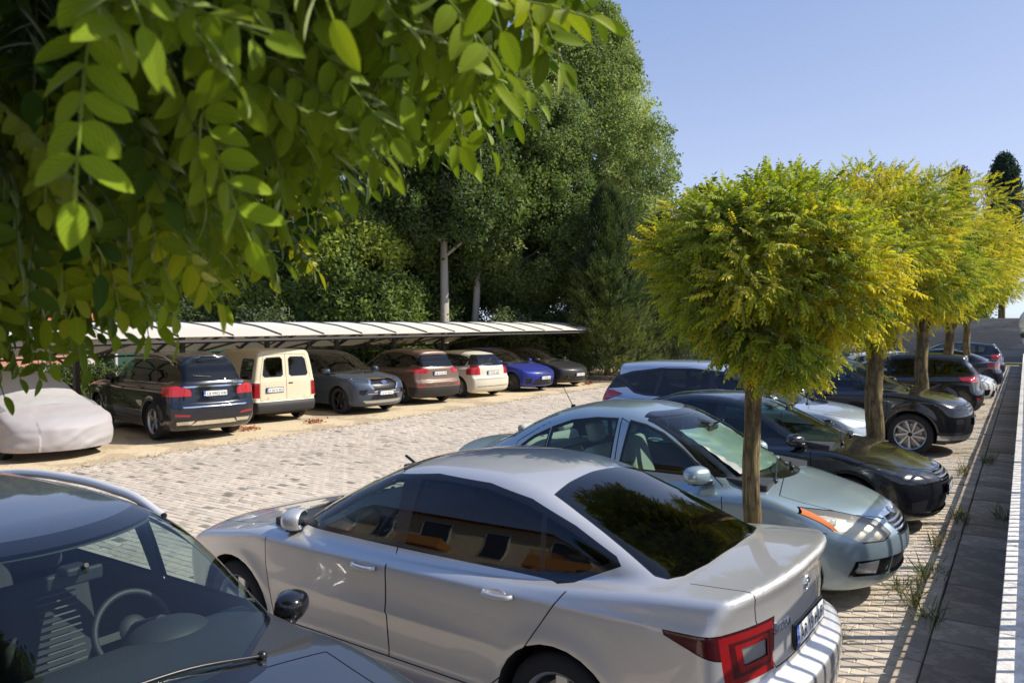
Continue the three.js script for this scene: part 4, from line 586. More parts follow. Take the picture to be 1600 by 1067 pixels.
C.suv = {
  W: 0.92, wb: 2.66, wr: 0.35, rimR: 0.232, arch: 0.408, wheelW: 0.23, cell: 0.045, wheel: 'five', noseK: 0.32, noseP: 2.4, tailK: 0.16, tapF: 0.08, tapR: 0.05, cF: 0.36, cR: 0.05, xm: -0.5, rSide: 0.07, rNose: 0.1, rTail: 0.06, rRoof: 0.12, hoodCrown: 0.08, roofCrown: 0.08, houseTaper: 0.03, houseTaperR: 0.03, tailHouse: true, bottom: 0.22, flare: 0.02,
  nose: [[0.15, 2.0], [0.25, 2.14], [0.45, 2.21], [0.65, 2.22], [0.8, 2.18], [0.92, 2.05], [1.0, 1.85]],
  hood: [[2.3, 0.8], [2.1, 0.93], [1.8, 1.0], [1.4, 1.06], [1.05, 1.1], [0.6, 1.08], [0, 1.06], [-1, 1.08], [-2, 1.12], [-2.5, 1.14]],
  tail: [[0.2, -2.08], [0.32, -2.2], [0.5, -2.26], [0.68, -2.26], [0.76, -2.2], [0.95, -2.17], [1.1, -2.15], [1.3, -2.03], [1.5, -1.9], [1.58, -1.9], [1.66, -1.96]],
  roof: [[1.5, 0.9], [1.2, 1.07], [0.85, 1.26], [0.5, 1.45], [0.2, 1.57], [-0.15, 1.645], [-0.6, 1.675], [-1.2, 1.67], [-1.7, 1.635], [-2.2, 1.57]],
  side: [[0.2, 0.82], [0.32, 0.885], [0.5, 0.9], [0.75, 0.916], [0.92, 0.918], [1.0, 0.902], [1.08, 0.872], [1.2, 0.84]],
  house: [[0.95, 0.845], [1.05, 0.82], [1.2, 0.765], [1.4, 0.7], [1.58, 0.635], [1.7, 0.56]],
  windshield: mir([[0.58, 1.565], [0.72, 1.2], [0.75, 1.115], [0.4, 1.085]]), wsX: 0, rgX: -1.6, rgGrow: 0.015,
  rearGlass: mir([[0.52, 1.5], [0.66, 1.24], [0.62, 1.17], [0.4, 1.15]]),
  dlo: [[0.98, 1.1], [0.58, 1.325], [0.28, 1.455], [0.0, 1.52], [-0.5, 1.555], [-1.1, 1.54], [-1.6, 1.47], [-1.82, 1.4], [-1.85, 1.35], [-1.5, 1.14], [-1.3, 1.11]],
  sideGlass: [[[0.8, 1.115], [0.56, 1.3], [0.26, 1.44], [0.0, 1.503], [-0.1, 1.515], [-0.12, 1.115]], [[-0.22, 1.115], [-0.21, 1.525], [-0.5, 1.54], [-1.0, 1.53], [-1.08, 1.12]], [[-1.14, 1.125], [-1.07, 1.525], [-1.58, 1.455], [-1.79, 1.39], [-1.8, 1.36], [-1.48, 1.155]]],
  doors: [[[1.0, 0.42], [0.98, 0.8], [1.03, 1.09], [0.6, 1.36], [0.3, 1.49], [0.0, 1.555], [-0.165, 1.57], [-0.165, 0.42]], [[-0.175, 0.42], [-0.175, 1.57], [-0.5, 1.585], [-0.95, 1.575], [-1.12, 1.55], [-1.2, 1.1], [-1.05, 0.62], [-0.9, 0.42]]],
  hoodPanel: [[2.06, 0.35], [1.9, 0.6], [1.5, 0.72], [1.12, 0.76], [1.22, 0], [1.12, -0.76], [1.5, -0.72], [1.9, -0.6], [2.06, -0.35], [2.1, 0]],
  mirror: [0.8, 1.13], mirrorScale: 1.15, handles: [[0.0, 0.96], [-0.92, 0.98]], wipers: [[[1.24, 0.45], [1.12, -0.15]], [[1.24, -0.1], [1.1, -0.7]]],
  cabin: { dash: 0.48, dashY: 1.07, front: -0.15, rear: -1.0, seatY: 0.58, mirror: [0.46, 1.43] }, darkM: M.privacy, rearM: M.privacy,
};
const noseLamps = (hl, extra = []) => [{ v: 'F', p: hl, b: 'headlight', m: 1, xmin: 1.3, gap: 0.006 }, ...extra];
C.silverCrossover = fitSpec(C.suv, 1.01, 1.0, 1.0, { cell: 0.038, cuts: [...noseLamps([[0.4, 0.83], [0.42, 0.79], [0.7, 0.79], [0.86, 0.93], [0.84, 0.98], [0.7, 0.93]], [{ v: 'F', p: mir([[0.36, 0.82], [0.34, 0.74]]), b: 'grille', xmin: 1.8 }, { v: 'F', p: mir([[0.5, 0.6], [0.6, 0.36]]), b: 'lower_intake', xmin: 1.6 }]), { v: 'S', p: [[-1.75, 1.1], [-1.95, 1.0], [-2.5, 0.97], [-2.5, 1.16], [-1.95, 1.15]], b: 'taillight', zmin: 0.52, gap: 0.006 }], mats: { taillight: M.redBright, grille: M.black, lower_intake: M.black } });
C.blackUtility = fitSpec(C.suv, 1.0, 1.0, 0.99, { cell: 0.038, rimR: 0.245, wheel: 'swirl', wr: 0.355, spokeM: M.alloy, capM: M.alloyBlack, cuts: [...noseLamps([[0.36, 0.86], [0.38, 0.79], [0.7, 0.8], [0.9, 0.98], [0.86, 1.0], [0.7, 0.94]], [...[0.79, 0.835].map(y => ({ v: 'F', p: mir([[0.36, y + 0.018], [0.36, y - 0.006]]), b: 'grille_bar_' + Math.round(y * 1000), xmin: 1.8 })), { v: 'F', p: mir([[0.37, 0.87], [0.36, 0.74]]), b: 'grille', xmin: 1.8 }, { v: 'F', p: [[0.54, 0.63], [0.78, 0.64], [0.76, 0.56], [0.56, 0.56]], b: 'fog_lamp', m: 1, xmin: 1.3 }, { v: 'F', p: mir([[0.5, 0.52], [0.56, 0.38]]), b: 'lower_intake', xmin: 1.6 }, { v: 'S', p: [[2.5, 0.37], [2.5, 0.29], [1.6, 0.29], [1.7, 0.37]], b: 'skid_plate', zmin: 0 }]), { v: 'S', p: [[3, 0.42], [3, 0.0], [-3, 0.0], [-3, 0.42]], b: 'sill_cladding', zmin: 0.5 }], mats: { grille: M.black, grille_bar: M.chrome, fog_lamp: M.lampDark, lower_intake: M.black, skid_plate: M.satin, sill_cladding: M.plastic }, housingM: M.reflector });
C.blueUtility = fitSpec(C.suv, 1.07, 1.035, 1.045, { wheel: 'five', spokeM: M.alloyBlack, rimM: M.alloyBlack, capM: M.alloyBlack, rimR: 0.26, wr: 0.37, arch: 0.425, cuts: noseLamps([[0.5, 0.95], [0.54, 0.9], [0.84, 0.92], [0.92, 0.985], [0.8, 1.0]], [{ v: 'F', p: mir([[0.36, 0.97], [0.48, 0.84], [0.36, 0.67]]), b: 'grille', xmin: 1.8 }, { v: 'F', p: mir([[0.36, 0.97], [0.48, 0.84], [0.36, 0.67]]), b: 'grille_surround', xmin: 1.8, grow: 0.05 }, { v: 'F', p: [[0.58, 0.7], [0.8, 0.68], [0.8, 0.57], [0.66, 0.55]], b: 'lower_intake', m: 1, xmin: 1.5 }, { v: 'F', p: mir([[0.42, 0.55], [0.5, 0.42]]), b: 'lower_intake_1', xmin: 1.6 }, { v: 'F', p: mir([[0.56, 0.59], [0.58, 0.56]]), b: 'bumper_brightwork', xmin: 1.6 }, { v: 'F', p: mir([[0.7, 0.39], [0.6, 0.31]]), b: 'bumper_brightwork_1', xmin: 1.6 }]), mats: { grille: M.black, grille_surround: M.chrome, lower_intake: M.black, lower_intake_1: M.black, bumper_brightwork: M.satin, bumper_brightwork_1: M.satin }, offsets: { grille: -0.03, lower_intake: -0.02 } });
const tailLamp = (p, zmin, o = {}) => ({ v: 'S', p, b: 'taillight', zmin, gap: 0.006, ...o });
C.brownCrossover = fitSpec(C.suv, 0.99, 0.99, 0.99, { wheel: 'twin', capM: M.alloyBlack, cuts: [tailLamp([[-1.7, 1.08], [-1.85, 0.98], [-2.5, 0.93], [-2.5, 1.08], [-1.95, 1.12]], 0.42, { also: ['R', [[0.42, 1.06], [0.5, 0.93], [1, 0.9], [1, 1.2], [0.5, 1.09]]] }), { v: 'S', p: [[-1.75, 0.54], [-1.75, 0], [-3, 0], [-3, 0.52]], b: 'bumper_cladding', zmin: 0, xmaxx: 1 }, { v: 'R', p: [[0.6, 0.6], [0.6, 0.545], [0.82, 0.55], [0.82, 0.6]], b: 'reflector', m: 1, xmax: -1.8 }], mats: { taillight: M.redBright, bumper_cladding: M.plastic, reflector: M.redBright } });
C.largeUtility = fitSpec(C.suv, 1.155, 1.085, 1.05, { wb: 3.075, wr: 0.39, rimR: 0.262, arch: 0.445, wheelW: 0.27, wheel: 'five', cell: 0.042, dloChrome: 0.012, rSide: 0.06, rails: [0.25, -1.9, 0.6], railM: M.satin,
  tail: [[0.2, -2.35], [0.32, -2.46], [0.5, -2.57], [0.72, -2.58], [0.8, -2.52], [1.0, -2.49], [1.2, -2.46], [1.4, -2.36], [1.65, -2.2], [1.72, -2.2], [1.8, -2.28]], roof: [[1.6, 0.97], [1.3, 1.14], [0.95, 1.36], [0.6, 1.57], [0.25, 1.72], [-0.15, 1.785], [-0.7, 1.815], [-1.4, 1.815], [-2.0, 1.79], [-2.5, 1.745]],
  dlo: [[1.1, 1.2], [0.68, 1.42], [0.35, 1.57], [0.0, 1.64], [-0.6, 1.675], [-1.3, 1.665], [-1.75, 1.64], [-1.95, 1.62], [-2.0, 1.25], [-1.9, 1.22]], sideGlass: [[[0.9, 1.215], [0.66, 1.4], [0.33, 1.55], [0.0, 1.62], [-0.1, 1.63], [-0.12, 1.215]], [[-0.22, 1.215], [-0.21, 1.64], [-0.6, 1.655], [-1.15, 1.65], [-1.25, 1.22]], [[-1.32, 1.225], [-1.25, 1.645], [-1.75, 1.62], [-1.92, 1.6], [-1.96, 1.26], [-1.88, 1.235]]],
  rgX: -1.9, rearGlass: mir([[0.3, 1.66], [0.5, 1.6], [0.66, 1.46], [0.74, 1.31], [0.73, 1.27], [0.4, 1.245]]), rgGrow: 0.02,
  cuts: [tailLamp([[-2.0, 1.14], [-2.1, 0.96], [-3, 0.93], [-3, 1.12], [-2.2, 1.18]], 0.5, { also: ['R', [[0.48, 0.96], [0.52, 1.09], [0.75, 1.17], [1.1, 1.2], [1.1, 0.9], [0.6, 0.93]]] }), { v: 'R', p: mir([[0.66, 1.155], [0.62, 1.125]]), b: 'tailgate_brightwork', xmax: -2 }, { v: 'R', p: mir([[0.7, 0.745], [0.68, 0.715]]), b: 'bumper_brightwork', xmax: -2 }, { v: 'R', p: [[0.45, 0.44], [0.5, 0.36], [0.78, 0.36], [0.8, 0.43]], b: 'exhaust_trim', m: 1, xmax: -2 }, { v: 'R', p: mir([[0.4, 0.43], [0.5, 0.34]]), b: 'bumper_brightwork_1', xmax: -2 }, { v: 'R', p: [[0.55, 0.57], [0.55, 0.53], [0.84, 0.55], [0.84, 0.6]], b: 'reflector', m: 1, xmax: -1.9 }],
  doors: [[[1.12, 0.45], [1.1, 0.85], [1.14, 1.18], [0.7, 1.47], [0.35, 1.61], [0.0, 1.68], [-0.165, 1.695], [-0.165, 0.45]], [[-0.175, 0.45], [-0.175, 1.695], [-0.6, 1.71], [-1.2, 1.705], [-1.32, 1.2], [-1.25, 0.75], [-1.08, 0.45]]],
  mats: { taillight: M.redBright, tailgate_brightwork: M.chrome, bumper_brightwork: M.chrome, bumper_brightwork_1: M.chrome, exhaust_trim: M.chrome, reflector: M.red } });
C.hatch = {
  W: 0.89, wb: 2.62, wr: 0.315, rimR: 0.21, arch: 0.37, wheelW: 0.21, cell: 0.045, wheel: 'ten', noseK: 0.32, noseP: 2.4, tailK: 0.16, tapF: 0.09, tapR: 0.05, cF: 0.36, cR: 0.08, xm: -0.4, rSide: 0.07, rNose: 0.09, rTail: 0.06, rRoof: 0.11, hoodCrown: 0.08, tailHouse: true,
  nose: [[0.12, 1.92], [0.2, 2.06], [0.35, 2.13], [0.5, 2.15], [0.63, 2.13], [0.72, 2.05], [0.82, 1.85]],
  hood: [[2.25, 0.66], [2.05, 0.755], [1.75, 0.83], [1.4, 0.9], [1.0, 0.965], [0.5, 0.95], [0, 0.95], [-1, 0.97], [-2, 1.0]],
  tail: [[0.15, -1.9], [0.25, -2.04], [0.45, -2.09], [0.6, -2.08], [0.68, -2.02], [0.9, -1.99], [1.0, -1.96], [1.2, -1.85], [1.36, -1.74], [1.42, -1.76]],
  roof: [[1.4, 0.79], [1.08, 0.955], [0.75, 1.13], [0.42, 1.295], [0.12, 1.405], [-0.2, 1.45], [-0.6, 1.462], [-1.1, 1.44], [-1.5, 1.4], [-2.0, 1.33]],
  side: [[0.15, 0.79], [0.25, 0.855], [0.45, 0.872], [0.65, 0.886], [0.82, 0.888], [0.9, 0.872], [0.97, 0.848], [1.05, 0.82]],
  house: [[0.85, 0.82], [0.95, 0.79], [1.1, 0.735], [1.25, 0.68], [1.4, 0.61], [1.5, 0.55]],
  windshield: mir([[0.56, 1.4], [0.69, 1.08], [0.715, 1.0], [0.4, 0.97]]), wsX: 0, rgX: -1.5, rearGlass: mir([[0.5, 1.33], [0.62, 1.06], [0.58, 1.02], [0.3, 1.0]]),
  dlo: [[0.92, 0.98], [0.55, 1.17], [0.25, 1.285], [0, 1.335], [-0.5, 1.36], [-1.0, 1.34], [-1.4, 1.27], [-1.5, 1.2], [-1.4, 1.02], [-1.2, 0.995]],
  sideGlass: [[[0.76, 0.995], [0.53, 1.15], [0.23, 1.27], [0, 1.32], [-0.1, 1.33], [-0.12, 0.995]], [[-0.22, 0.995], [-0.21, 1.338], [-0.5, 1.344], [-1.0, 1.325], [-1.08, 1.315], [-1.1, 1.005]], [[-1.15, 1.008], [-1.13, 1.308], [-1.38, 1.258], [-1.45, 1.2], [-1.38, 1.04]]],
  doors: [[[0.95, 0.34], [0.93, 0.7], [0.97, 0.965], [0.57, 1.21], [0.26, 1.325], [0.0, 1.375], [-0.165, 1.385], [-0.165, 0.34]], [[-0.175, 0.34], [-0.175, 1.385], [-0.5, 1.395], [-0.9, 1.38], [-1.1, 1.355], [-1.18, 1.0], [-1.03, 0.55], [-0.88, 0.34]]],
  hoodPanel: [[1.98, 0.35], [1.82, 0.58], [1.45, 0.68], [1.0, 0.72], [1.1, 0], [1.0, -0.72], [1.45, -0.68], [1.82, -0.58], [1.98, -0.35], [2.02, 0]],
  cabin: { dash: 0.42, dashY: 0.955, front: -0.2, rear: -1.0, seatY: 0.44, mirror: [0.42, 1.28] }, mirror: [0.74, 1.0], handles: [[0, 0.84], [-0.9, 0.86]], wipers: [[[1.1, 0.45], [1.0, -0.15]], [[1.1, -0.1], [0.98, -0.66]]],
  cuts: [{ v: 'F', p: [[0.42, 0.69], [0.44, 0.63], [0.7, 0.63], [0.84, 0.7], [0.82, 0.76]], b: 'headlight', m: 1, xmin: 1.3, gap: 0.006 }, { v: 'F', p: mir([[0.4, 0.69], [0.38, 0.62]]), b: 'grille', xmin: 1.8 }, { v: 'F', p: mir([[0.5, 0.42], [0.56, 0.25]]), b: 'lower_intake', xmin: 1.6 }, { v: 'F', p: [[0.6, 0.46], [0.8, 0.46], [0.78, 0.3], [0.62, 0.3]], b: 'lower_intake_1', m: 1, xmin: 1.4 }, tailLamp([[-1.62, 0.98], [-1.65, 0.74], [-2.4, 0.74], [-2.4, 0.98]], 0.56)],
  mats: { grille: M.black, lower_intake: M.black, lower_intake_1: M.black, taillight: M.redBright }, offsets: { lower_intake: -0.02 },
};
C.whiteHatch = fitSpec(C.hatch, 1, 1.0, 0.97, { rearGlass: mir([[0.52, 1.34], [0.64, 1.06], [0.62, 1.03], [0.3, 1.02]]), cuts: [tailLamp([[-1.62, 1.02], [-1.65, 0.74], [-2.4, 0.72], [-2.4, 1.02]], 0.54), { v: 'R', p: mir([[0.7, 0.37], [0.7, 0.35]]), b: 'bumper_strip', xmax: -1.8 }], mats: { taillight: M.redBright, bumper_strip: M.plastic } });
C.van = {
  W: 0.86, wb: 2.58, wr: 0.3, rimR: 0.19, arch: 0.35, wheelW: 0.18, cell: 0.04, wheel: 'steel', rimM: M.alloyDark, noseK: 0.3, tailK: 0.05, tailP: 4, tapF: 0.08, tapR: 0.02, cF: 0.3, cR: 0, xm: 0.2, rSide: 0.05, rTail: 0.05, rTailHouse: 0.06, rRoof: 0.13, rBelt: 0.05, houseTaper: 0.02, houseTaperR: 0.0, tailHouse: true, hoodCrown: 0.08, roofCrown: 0.05, flare: 0.01, bottom: 0.24,
  nose: [[0.15, 1.85], [0.3, 2.02], [0.5, 2.06], [0.7, 2.02], [0.85, 1.9]], hood: [[2.2, 0.7], [1.9, 0.86], [1.5, 0.97], [1.15, 1.05], [0.5, 1.05], [-2.3, 1.05]], tail: [[0.2, -1.9], [0.3, -1.98], [0.42, -2.0], [0.5, -1.98], [0.54, -1.93], [1.0, -1.91], [1.5, -1.86], [1.75, -1.82]],
  roof: [[1.5, 0.86], [1.15, 1.07], [0.8, 1.3], [0.5, 1.5], [0.2, 1.66], [-0.1, 1.74], [-0.5, 1.775], [-1.2, 1.785], [-2.2, 1.77]], side: [[0.25, 0.82], [0.4, 0.845], [0.7, 0.858], [1.0, 0.855], [1.15, 0.84]], house: [[0.95, 0.85], [1.1, 0.83], [1.3, 0.795], [1.5, 0.755], [1.7, 0.71], [1.8, 0.67]],
  windshield: mir([[0.62, 1.64], [0.74, 1.1], [0.4, 1.07]]), wsX: 0, sideGlass: [[[0.75, 1.1], [0.45, 1.4], [0.2, 1.56], [-0.15, 1.6], [-0.15, 1.1]], [[-1.2, 1.08], [-1.2, 1.5], [-1.24, 1.54], [-1.66, 1.54], [-1.7, 1.5], [-1.7, 1.08]]], frameTrim: 0.02,
  cuts: [{ v: 'R', p: [[0.15, 1.13], [0.1, 1.17], [0.1, 1.53], [0.15, 1.58], [0.5, 1.57], [0.56, 1.52], [0.62, 1.17], [0.58, 1.13]], b: 'rear_window', m: 1, xmax: -1.5, grow: 0 }, { v: 'R', p: [[0.15, 1.13], [0.1, 1.17], [0.1, 1.53], [0.15, 1.58], [0.5, 1.57], [0.56, 1.52], [0.62, 1.17], [0.58, 1.13]], b: 'window_seal', m: 1, xmax: -1.5, grow: 0.02 }, { v: 'R', p: [[0.72, 0.98], [0.9, 0.98], [0.9, 0.62], [0.72, 0.62]], b: 'taillight', m: 1, xmax: -1.7, grow: 0 }, { v: 'S', p: [[-1.7, 0.52], [-1.7, 0.2], [-2.2, 0.2], [-2.2, 0.52]], b: 'rear_bumper', zmin: 0 }, { v: 'R', p: [[0.005, 0.56], [0.005, 1.66], [0.58, 1.64], [0.7, 1.1], [0.7, 0.56]], b: 'rear_door', m: 1, xmax: -1.5, gap: 0.008 }],
  mats: { taillight: M.red, rear_bumper: M.plastic, rear_window: M.privacy }, mirror: [0.85, 1.1], handles: [[0.0, 0.9]], cabin: { dash: 0.5, dashY: 1.02, front: -0.1, rear: -1.0, seatY: 0.6 }, darkM: M.glass,
};
// ---- parking them

const spec = (k, p, o = {}) => ({ ...k, paint: p, ...o });
const inRight = 'cars parked in the row along the kerb', inLeft = 'vehicles parked under the carport';
{
  const w = buildCar(spec(fitSpec(C.wagon, 1, 1.06, 1), paint(0.06, 0.07, 0.088, 0.5, 0.3)), 'dark grey estate car with silver roof rails and a grey-striped driver seat', [-3.78, -1.72, 0, 1.0], { name: 'estate_car', group: inRight });
  const stripe = std(lin(0.13, 0.135, 0.14), 0.85);
  for (let i = 0; i < 13; i++) part(w.car, 'seat_piping', bar([-0.35 - i * 0.012, 0.60 + i * 0.034, -0.47], [-0.35 - i * 0.012, 0.60 + i * 0.034, -0.27], 0.0055, 6), stripe);
  part(w.car, 'camera_housing', rbox(0.09, 0.04, 0.1, 0.015, 0.45, 1.41, 0.02), M.plastic);
  const o = buildCar(spec(C.liftback, paint(0.6, 0.59, 0.575, 0.62, 0.46), { plates: [['rear', 0.745, 'AR 19 HLF', 0.05, -0.06]] }), 'silver liftback sedan with a round tailgate badge and red C-shaped tail lamps', [-3.45, -4.55, 3.105, 1.05], { group: inRight });
  o.lettering('ŠKODA'.normalize('NFC'), 'rear', 0.845, -0.345, 0.042); const bd = o.badge('rear', 0.965, 0, 0.042);
  part(bd, 'arrow', merge([new THREE.TorusGeometry(0.018, 0.005, 8, 20, 4.2).translate(0, 0, 0.006), box(0.034, 0.008, 0.004, 0.004, 0.006, 0.006)]), M.chrome);
  const a = buildCar(spec(C.paleSedan, paint(0.33, 0.43, 0.48, 0.6, 0.36), {}), 'pale blue sedan with hazy headlamps, amber indicators and a foil sunshade behind its windscreen', [-3.12, -7.68, 0, 1.09], { group: inRight });
  { // crinkled foil sunshade behind the windscreen
    const g = new THREE.PlaneGeometry(1.12, 0.6, 44, 18), p = g.attributes.position; reseed(5);
    for (let i = 0; i < p.count; i++) { const u = p.getX(i), v = p.getY(i); const z = 0.006 * Math.sin(v * 55 + 9 * noise3(u * 5, v * 5, 1)) + 0.12 * (noise3(u * 3.1, v * 4, 2) - 0.5); const t = (v + 0.3) / 0.6, x = lerp(0.98, 0.41, t) - 0.34 * u * u + z * 0.45, y = lerp(0.966, 1.28, t) + z * 0.5; p.setXYZ(i, x, y, u * lerp(1.08, 0.9, t)); }
    g.computeVertexNormals(); const f = shade(new THREE.Mesh(g, phys(lin(0.82, 0.84, 0.8), 0.3, { metalness: 0.75, side: THREE.DoubleSide }))); f.name = 'foil_sunshade'; tag(f, 'crinkled silver foil sunshade inside the pale blue sedan', 'sunshade'); f.position.copy(a.car.position); f.rotation.copy(a.car.rotation); f.scale.copy(a.car.scale); scene.add(f);
  }
  a.badge('front', 0.705, 0, 0.035, [M.chrome, M.satin], 1.5);
  const c = buildCar(spec(C.blackSedan, paint(0.012, 0.013, 0.017, 0.3, 0.25), { plates: [['front', 0.5, 'A 4471 NB']] }), 'black sedan with chrome grille bars standing behind the pale blue sedan', [-3.1, -10.55, 0, 1.03], { group: inRight });
  c.badge('front', 0.72, 0, 0.04, [M.chrome, M.black], 1.3);
  buildCar(spec(C.silverCrossover, paint(0.47, 0.54, 0.62, 0.55, 0.36)), 'silver-blue crossover with a tapering side window behind the black sedan', [-4.25, -13.6, 0, 1.05], { name: 'crossover', group: inRight });
  buildCar(spec(C.blackUtility, paint(0.013, 0.013, 0.014, 0.3, 0.22), { plates: [['front', 0.58, 'CB 2204 KT']] }), 'black sport utility vehicle with silver swirl-spoke wheels and a silver skid plate', [-3.2, -16.85, 0, 1.09], { name: 'sport_utility_vehicle', group: inRight });
  const tx = buildCar(spec(C.blackSedan, paint(0.7, 0.42, 0.03, 0, 0.4), { cell: 0.05, lined: false }), 'yellow taxi with a checkered band behind the black sport utility vehicle', [-4.7, -19.75, 0, 1.0], { name: 'taxi', group: inRight });
  for (let r = 0; r < 2; r++) for (let i = 0; i < 22; i++) if ((i + r) % 2) for (const s of [1, -1]) { const x = 1.6 - i * 0.12, y = 0.76 + r * 0.055, z = tx.findZ(x, y, s); part(tx.car, 'check', box(0.12, 0.055, 0.006, x, y, z), M.black); }
  buildCar(spec(fitSpec(C.brownCrossover, 1, 1, 1, { cell: 0.045 }), paint(0.012, 0.013, 0.018, 0.3, 0.2)), 'black hatchback-tailed crossover reversed against the kerb next to the yellow taxi', [-3.1, -22.9, PI, 1.0], { name: 'crossover', group: inRight });
  buildCar(spec(C.hatch, paint(0.75, 0.75, 0.74, 0, 0.35), { cell: 0.06, lined: false, plates: [['front', 0.42, 'A 9013 MH']] }), 'white hatchback with its nose at the kerb beyond the black crossover', [-2.95, -27.2, 0, 1.05], { name: 'hatchback', group: inRight });
  buildCar(spec(C.blackSedan, paint(0.016, 0.02, 0.035, 0.3, 0.25), { cell: 0.06, lined: false }), 'dark blue sedan reversed to the kerb beyond the white hatchback', [-3.0, -33.5, PI, 1.0], { group: inRight });
  buildCar(spec(C.hatch, paint(0.02, 0.02, 0.024, 0.3, 0.25), { cell: 0.06, lined: false }), 'dark hatchback with red tail lamps farthest along the kerb', [-3.0, -39.5, PI, 1.1], { name: 'hatchback', group: inRight });
  // under the carport
  const dusty = (r, g, b, m = 0.3) => phys(lin(r, g, b), 0.5, { metalness: m, clearcoat: 0.55, clearcoatRoughness: 0.3 });
  const gl = buildCar(spec(C.largeUtility, paint(0.009, 0.012, 0.022, 0.4, 0.22), { plates: [['rear', 0.99, 'CB 0902 HM', 0, -0.05]] }), 'large black sport utility vehicle with chrome bumper trim, its tail to the lane', [-16.5, -10.55, PI * 0.945, 0.985], { name: 'sport_utility_vehicle', group: inLeft });
  gl.lettering('GLS 350d', 'rear', 1.2, 0.55, 0.045);
  part(gl.car, 'rear_wiper', bar([gl.findX(1.34, -0.02, -1) - 0.012, 1.33, -0.05], [gl.findX(1.36, -0.4, -1) - 0.012, 1.37, -0.42], 0.012, 6), M.black);
  const vn = buildCar(spec(C.van, std(lin(0.62, 0.56, 0.4), 0.5), { plates: [['rear', 0.8, 'A 3670 MX', -0.33, -0.02, 0.46]] }), 'cream panel van with two rear doors and upright red tail lamps', [-17.1, -13.2, PI * 0.96, 1.0], { name: 'van', category: 'van', group: inLeft });
  part(vn.car, 'door_latch', rbox(0.012, 0.03, 0.12, 0.005, vn.findX(0.93, 0.1, -1) - 0.005, 0.95, 0.12), M.black);
  const ed = buildCar(spec(C.blueUtility, dusty(0.045, 0.065, 0.1), { plates: [['front', 0.59, 'B 61 DZC']] }), 'dark blue sport utility vehicle with a six-sided chrome-rimmed grille facing the lane', [-16.55, -15.8, -0.1, 0.95], { name: 'sport_utility_vehicle', group: inLeft });
  ed.badge('front', 0.89, 0, 0.05, [M.chrome, M.blue], 2.0);
  buildCar(spec(C.brownCrossover, dusty(0.16, 0.1, 0.072), { plates: [['rear', 0.94, 'CB 7716 AP', 0, 0, 0.5]] }), 'dusty brown crossover with pointed red tail lamps', [-16.7, -18.75, PI * 0.93, 0.98], { name: 'crossover', group: inLeft });
  buildCar(spec(C.whiteHatch, std(lin(0.6, 0.56, 0.45), 0.4), { plates: [['rear', 0.78, 'A 5528 KM']] }), 'dusty white hatchback with its tail to the lane', [-16.6, -21.3, PI * 0.95, 1.02], { name: 'hatchback', group: inLeft });
  buildCar(spec(C.hatch, dusty(0.008, 0.025, 0.26, 0.4), { rimM: M.alloyDark, rimR: 0.23, housingM: M.lampDark, plates: [['front', 0.47, 'CB 8080 XA', 0.0]] }), 'bright blue hatchback facing the lane under the carport', [-16.35, -23.95, -0.12, 1.02], { name: 'hatchback', group: inLeft });
  buildCar(spec(C.hatch, dusty(0.02, 0.019, 0.018), { plates: [['front', 0.47, 'A 1209 HP']] }), 'dusty black hatchback last under the carport, facing the lane', [-16.2, -26.35, -0.14, 1.0], { name: 'hatchback', group: inLeft });
}
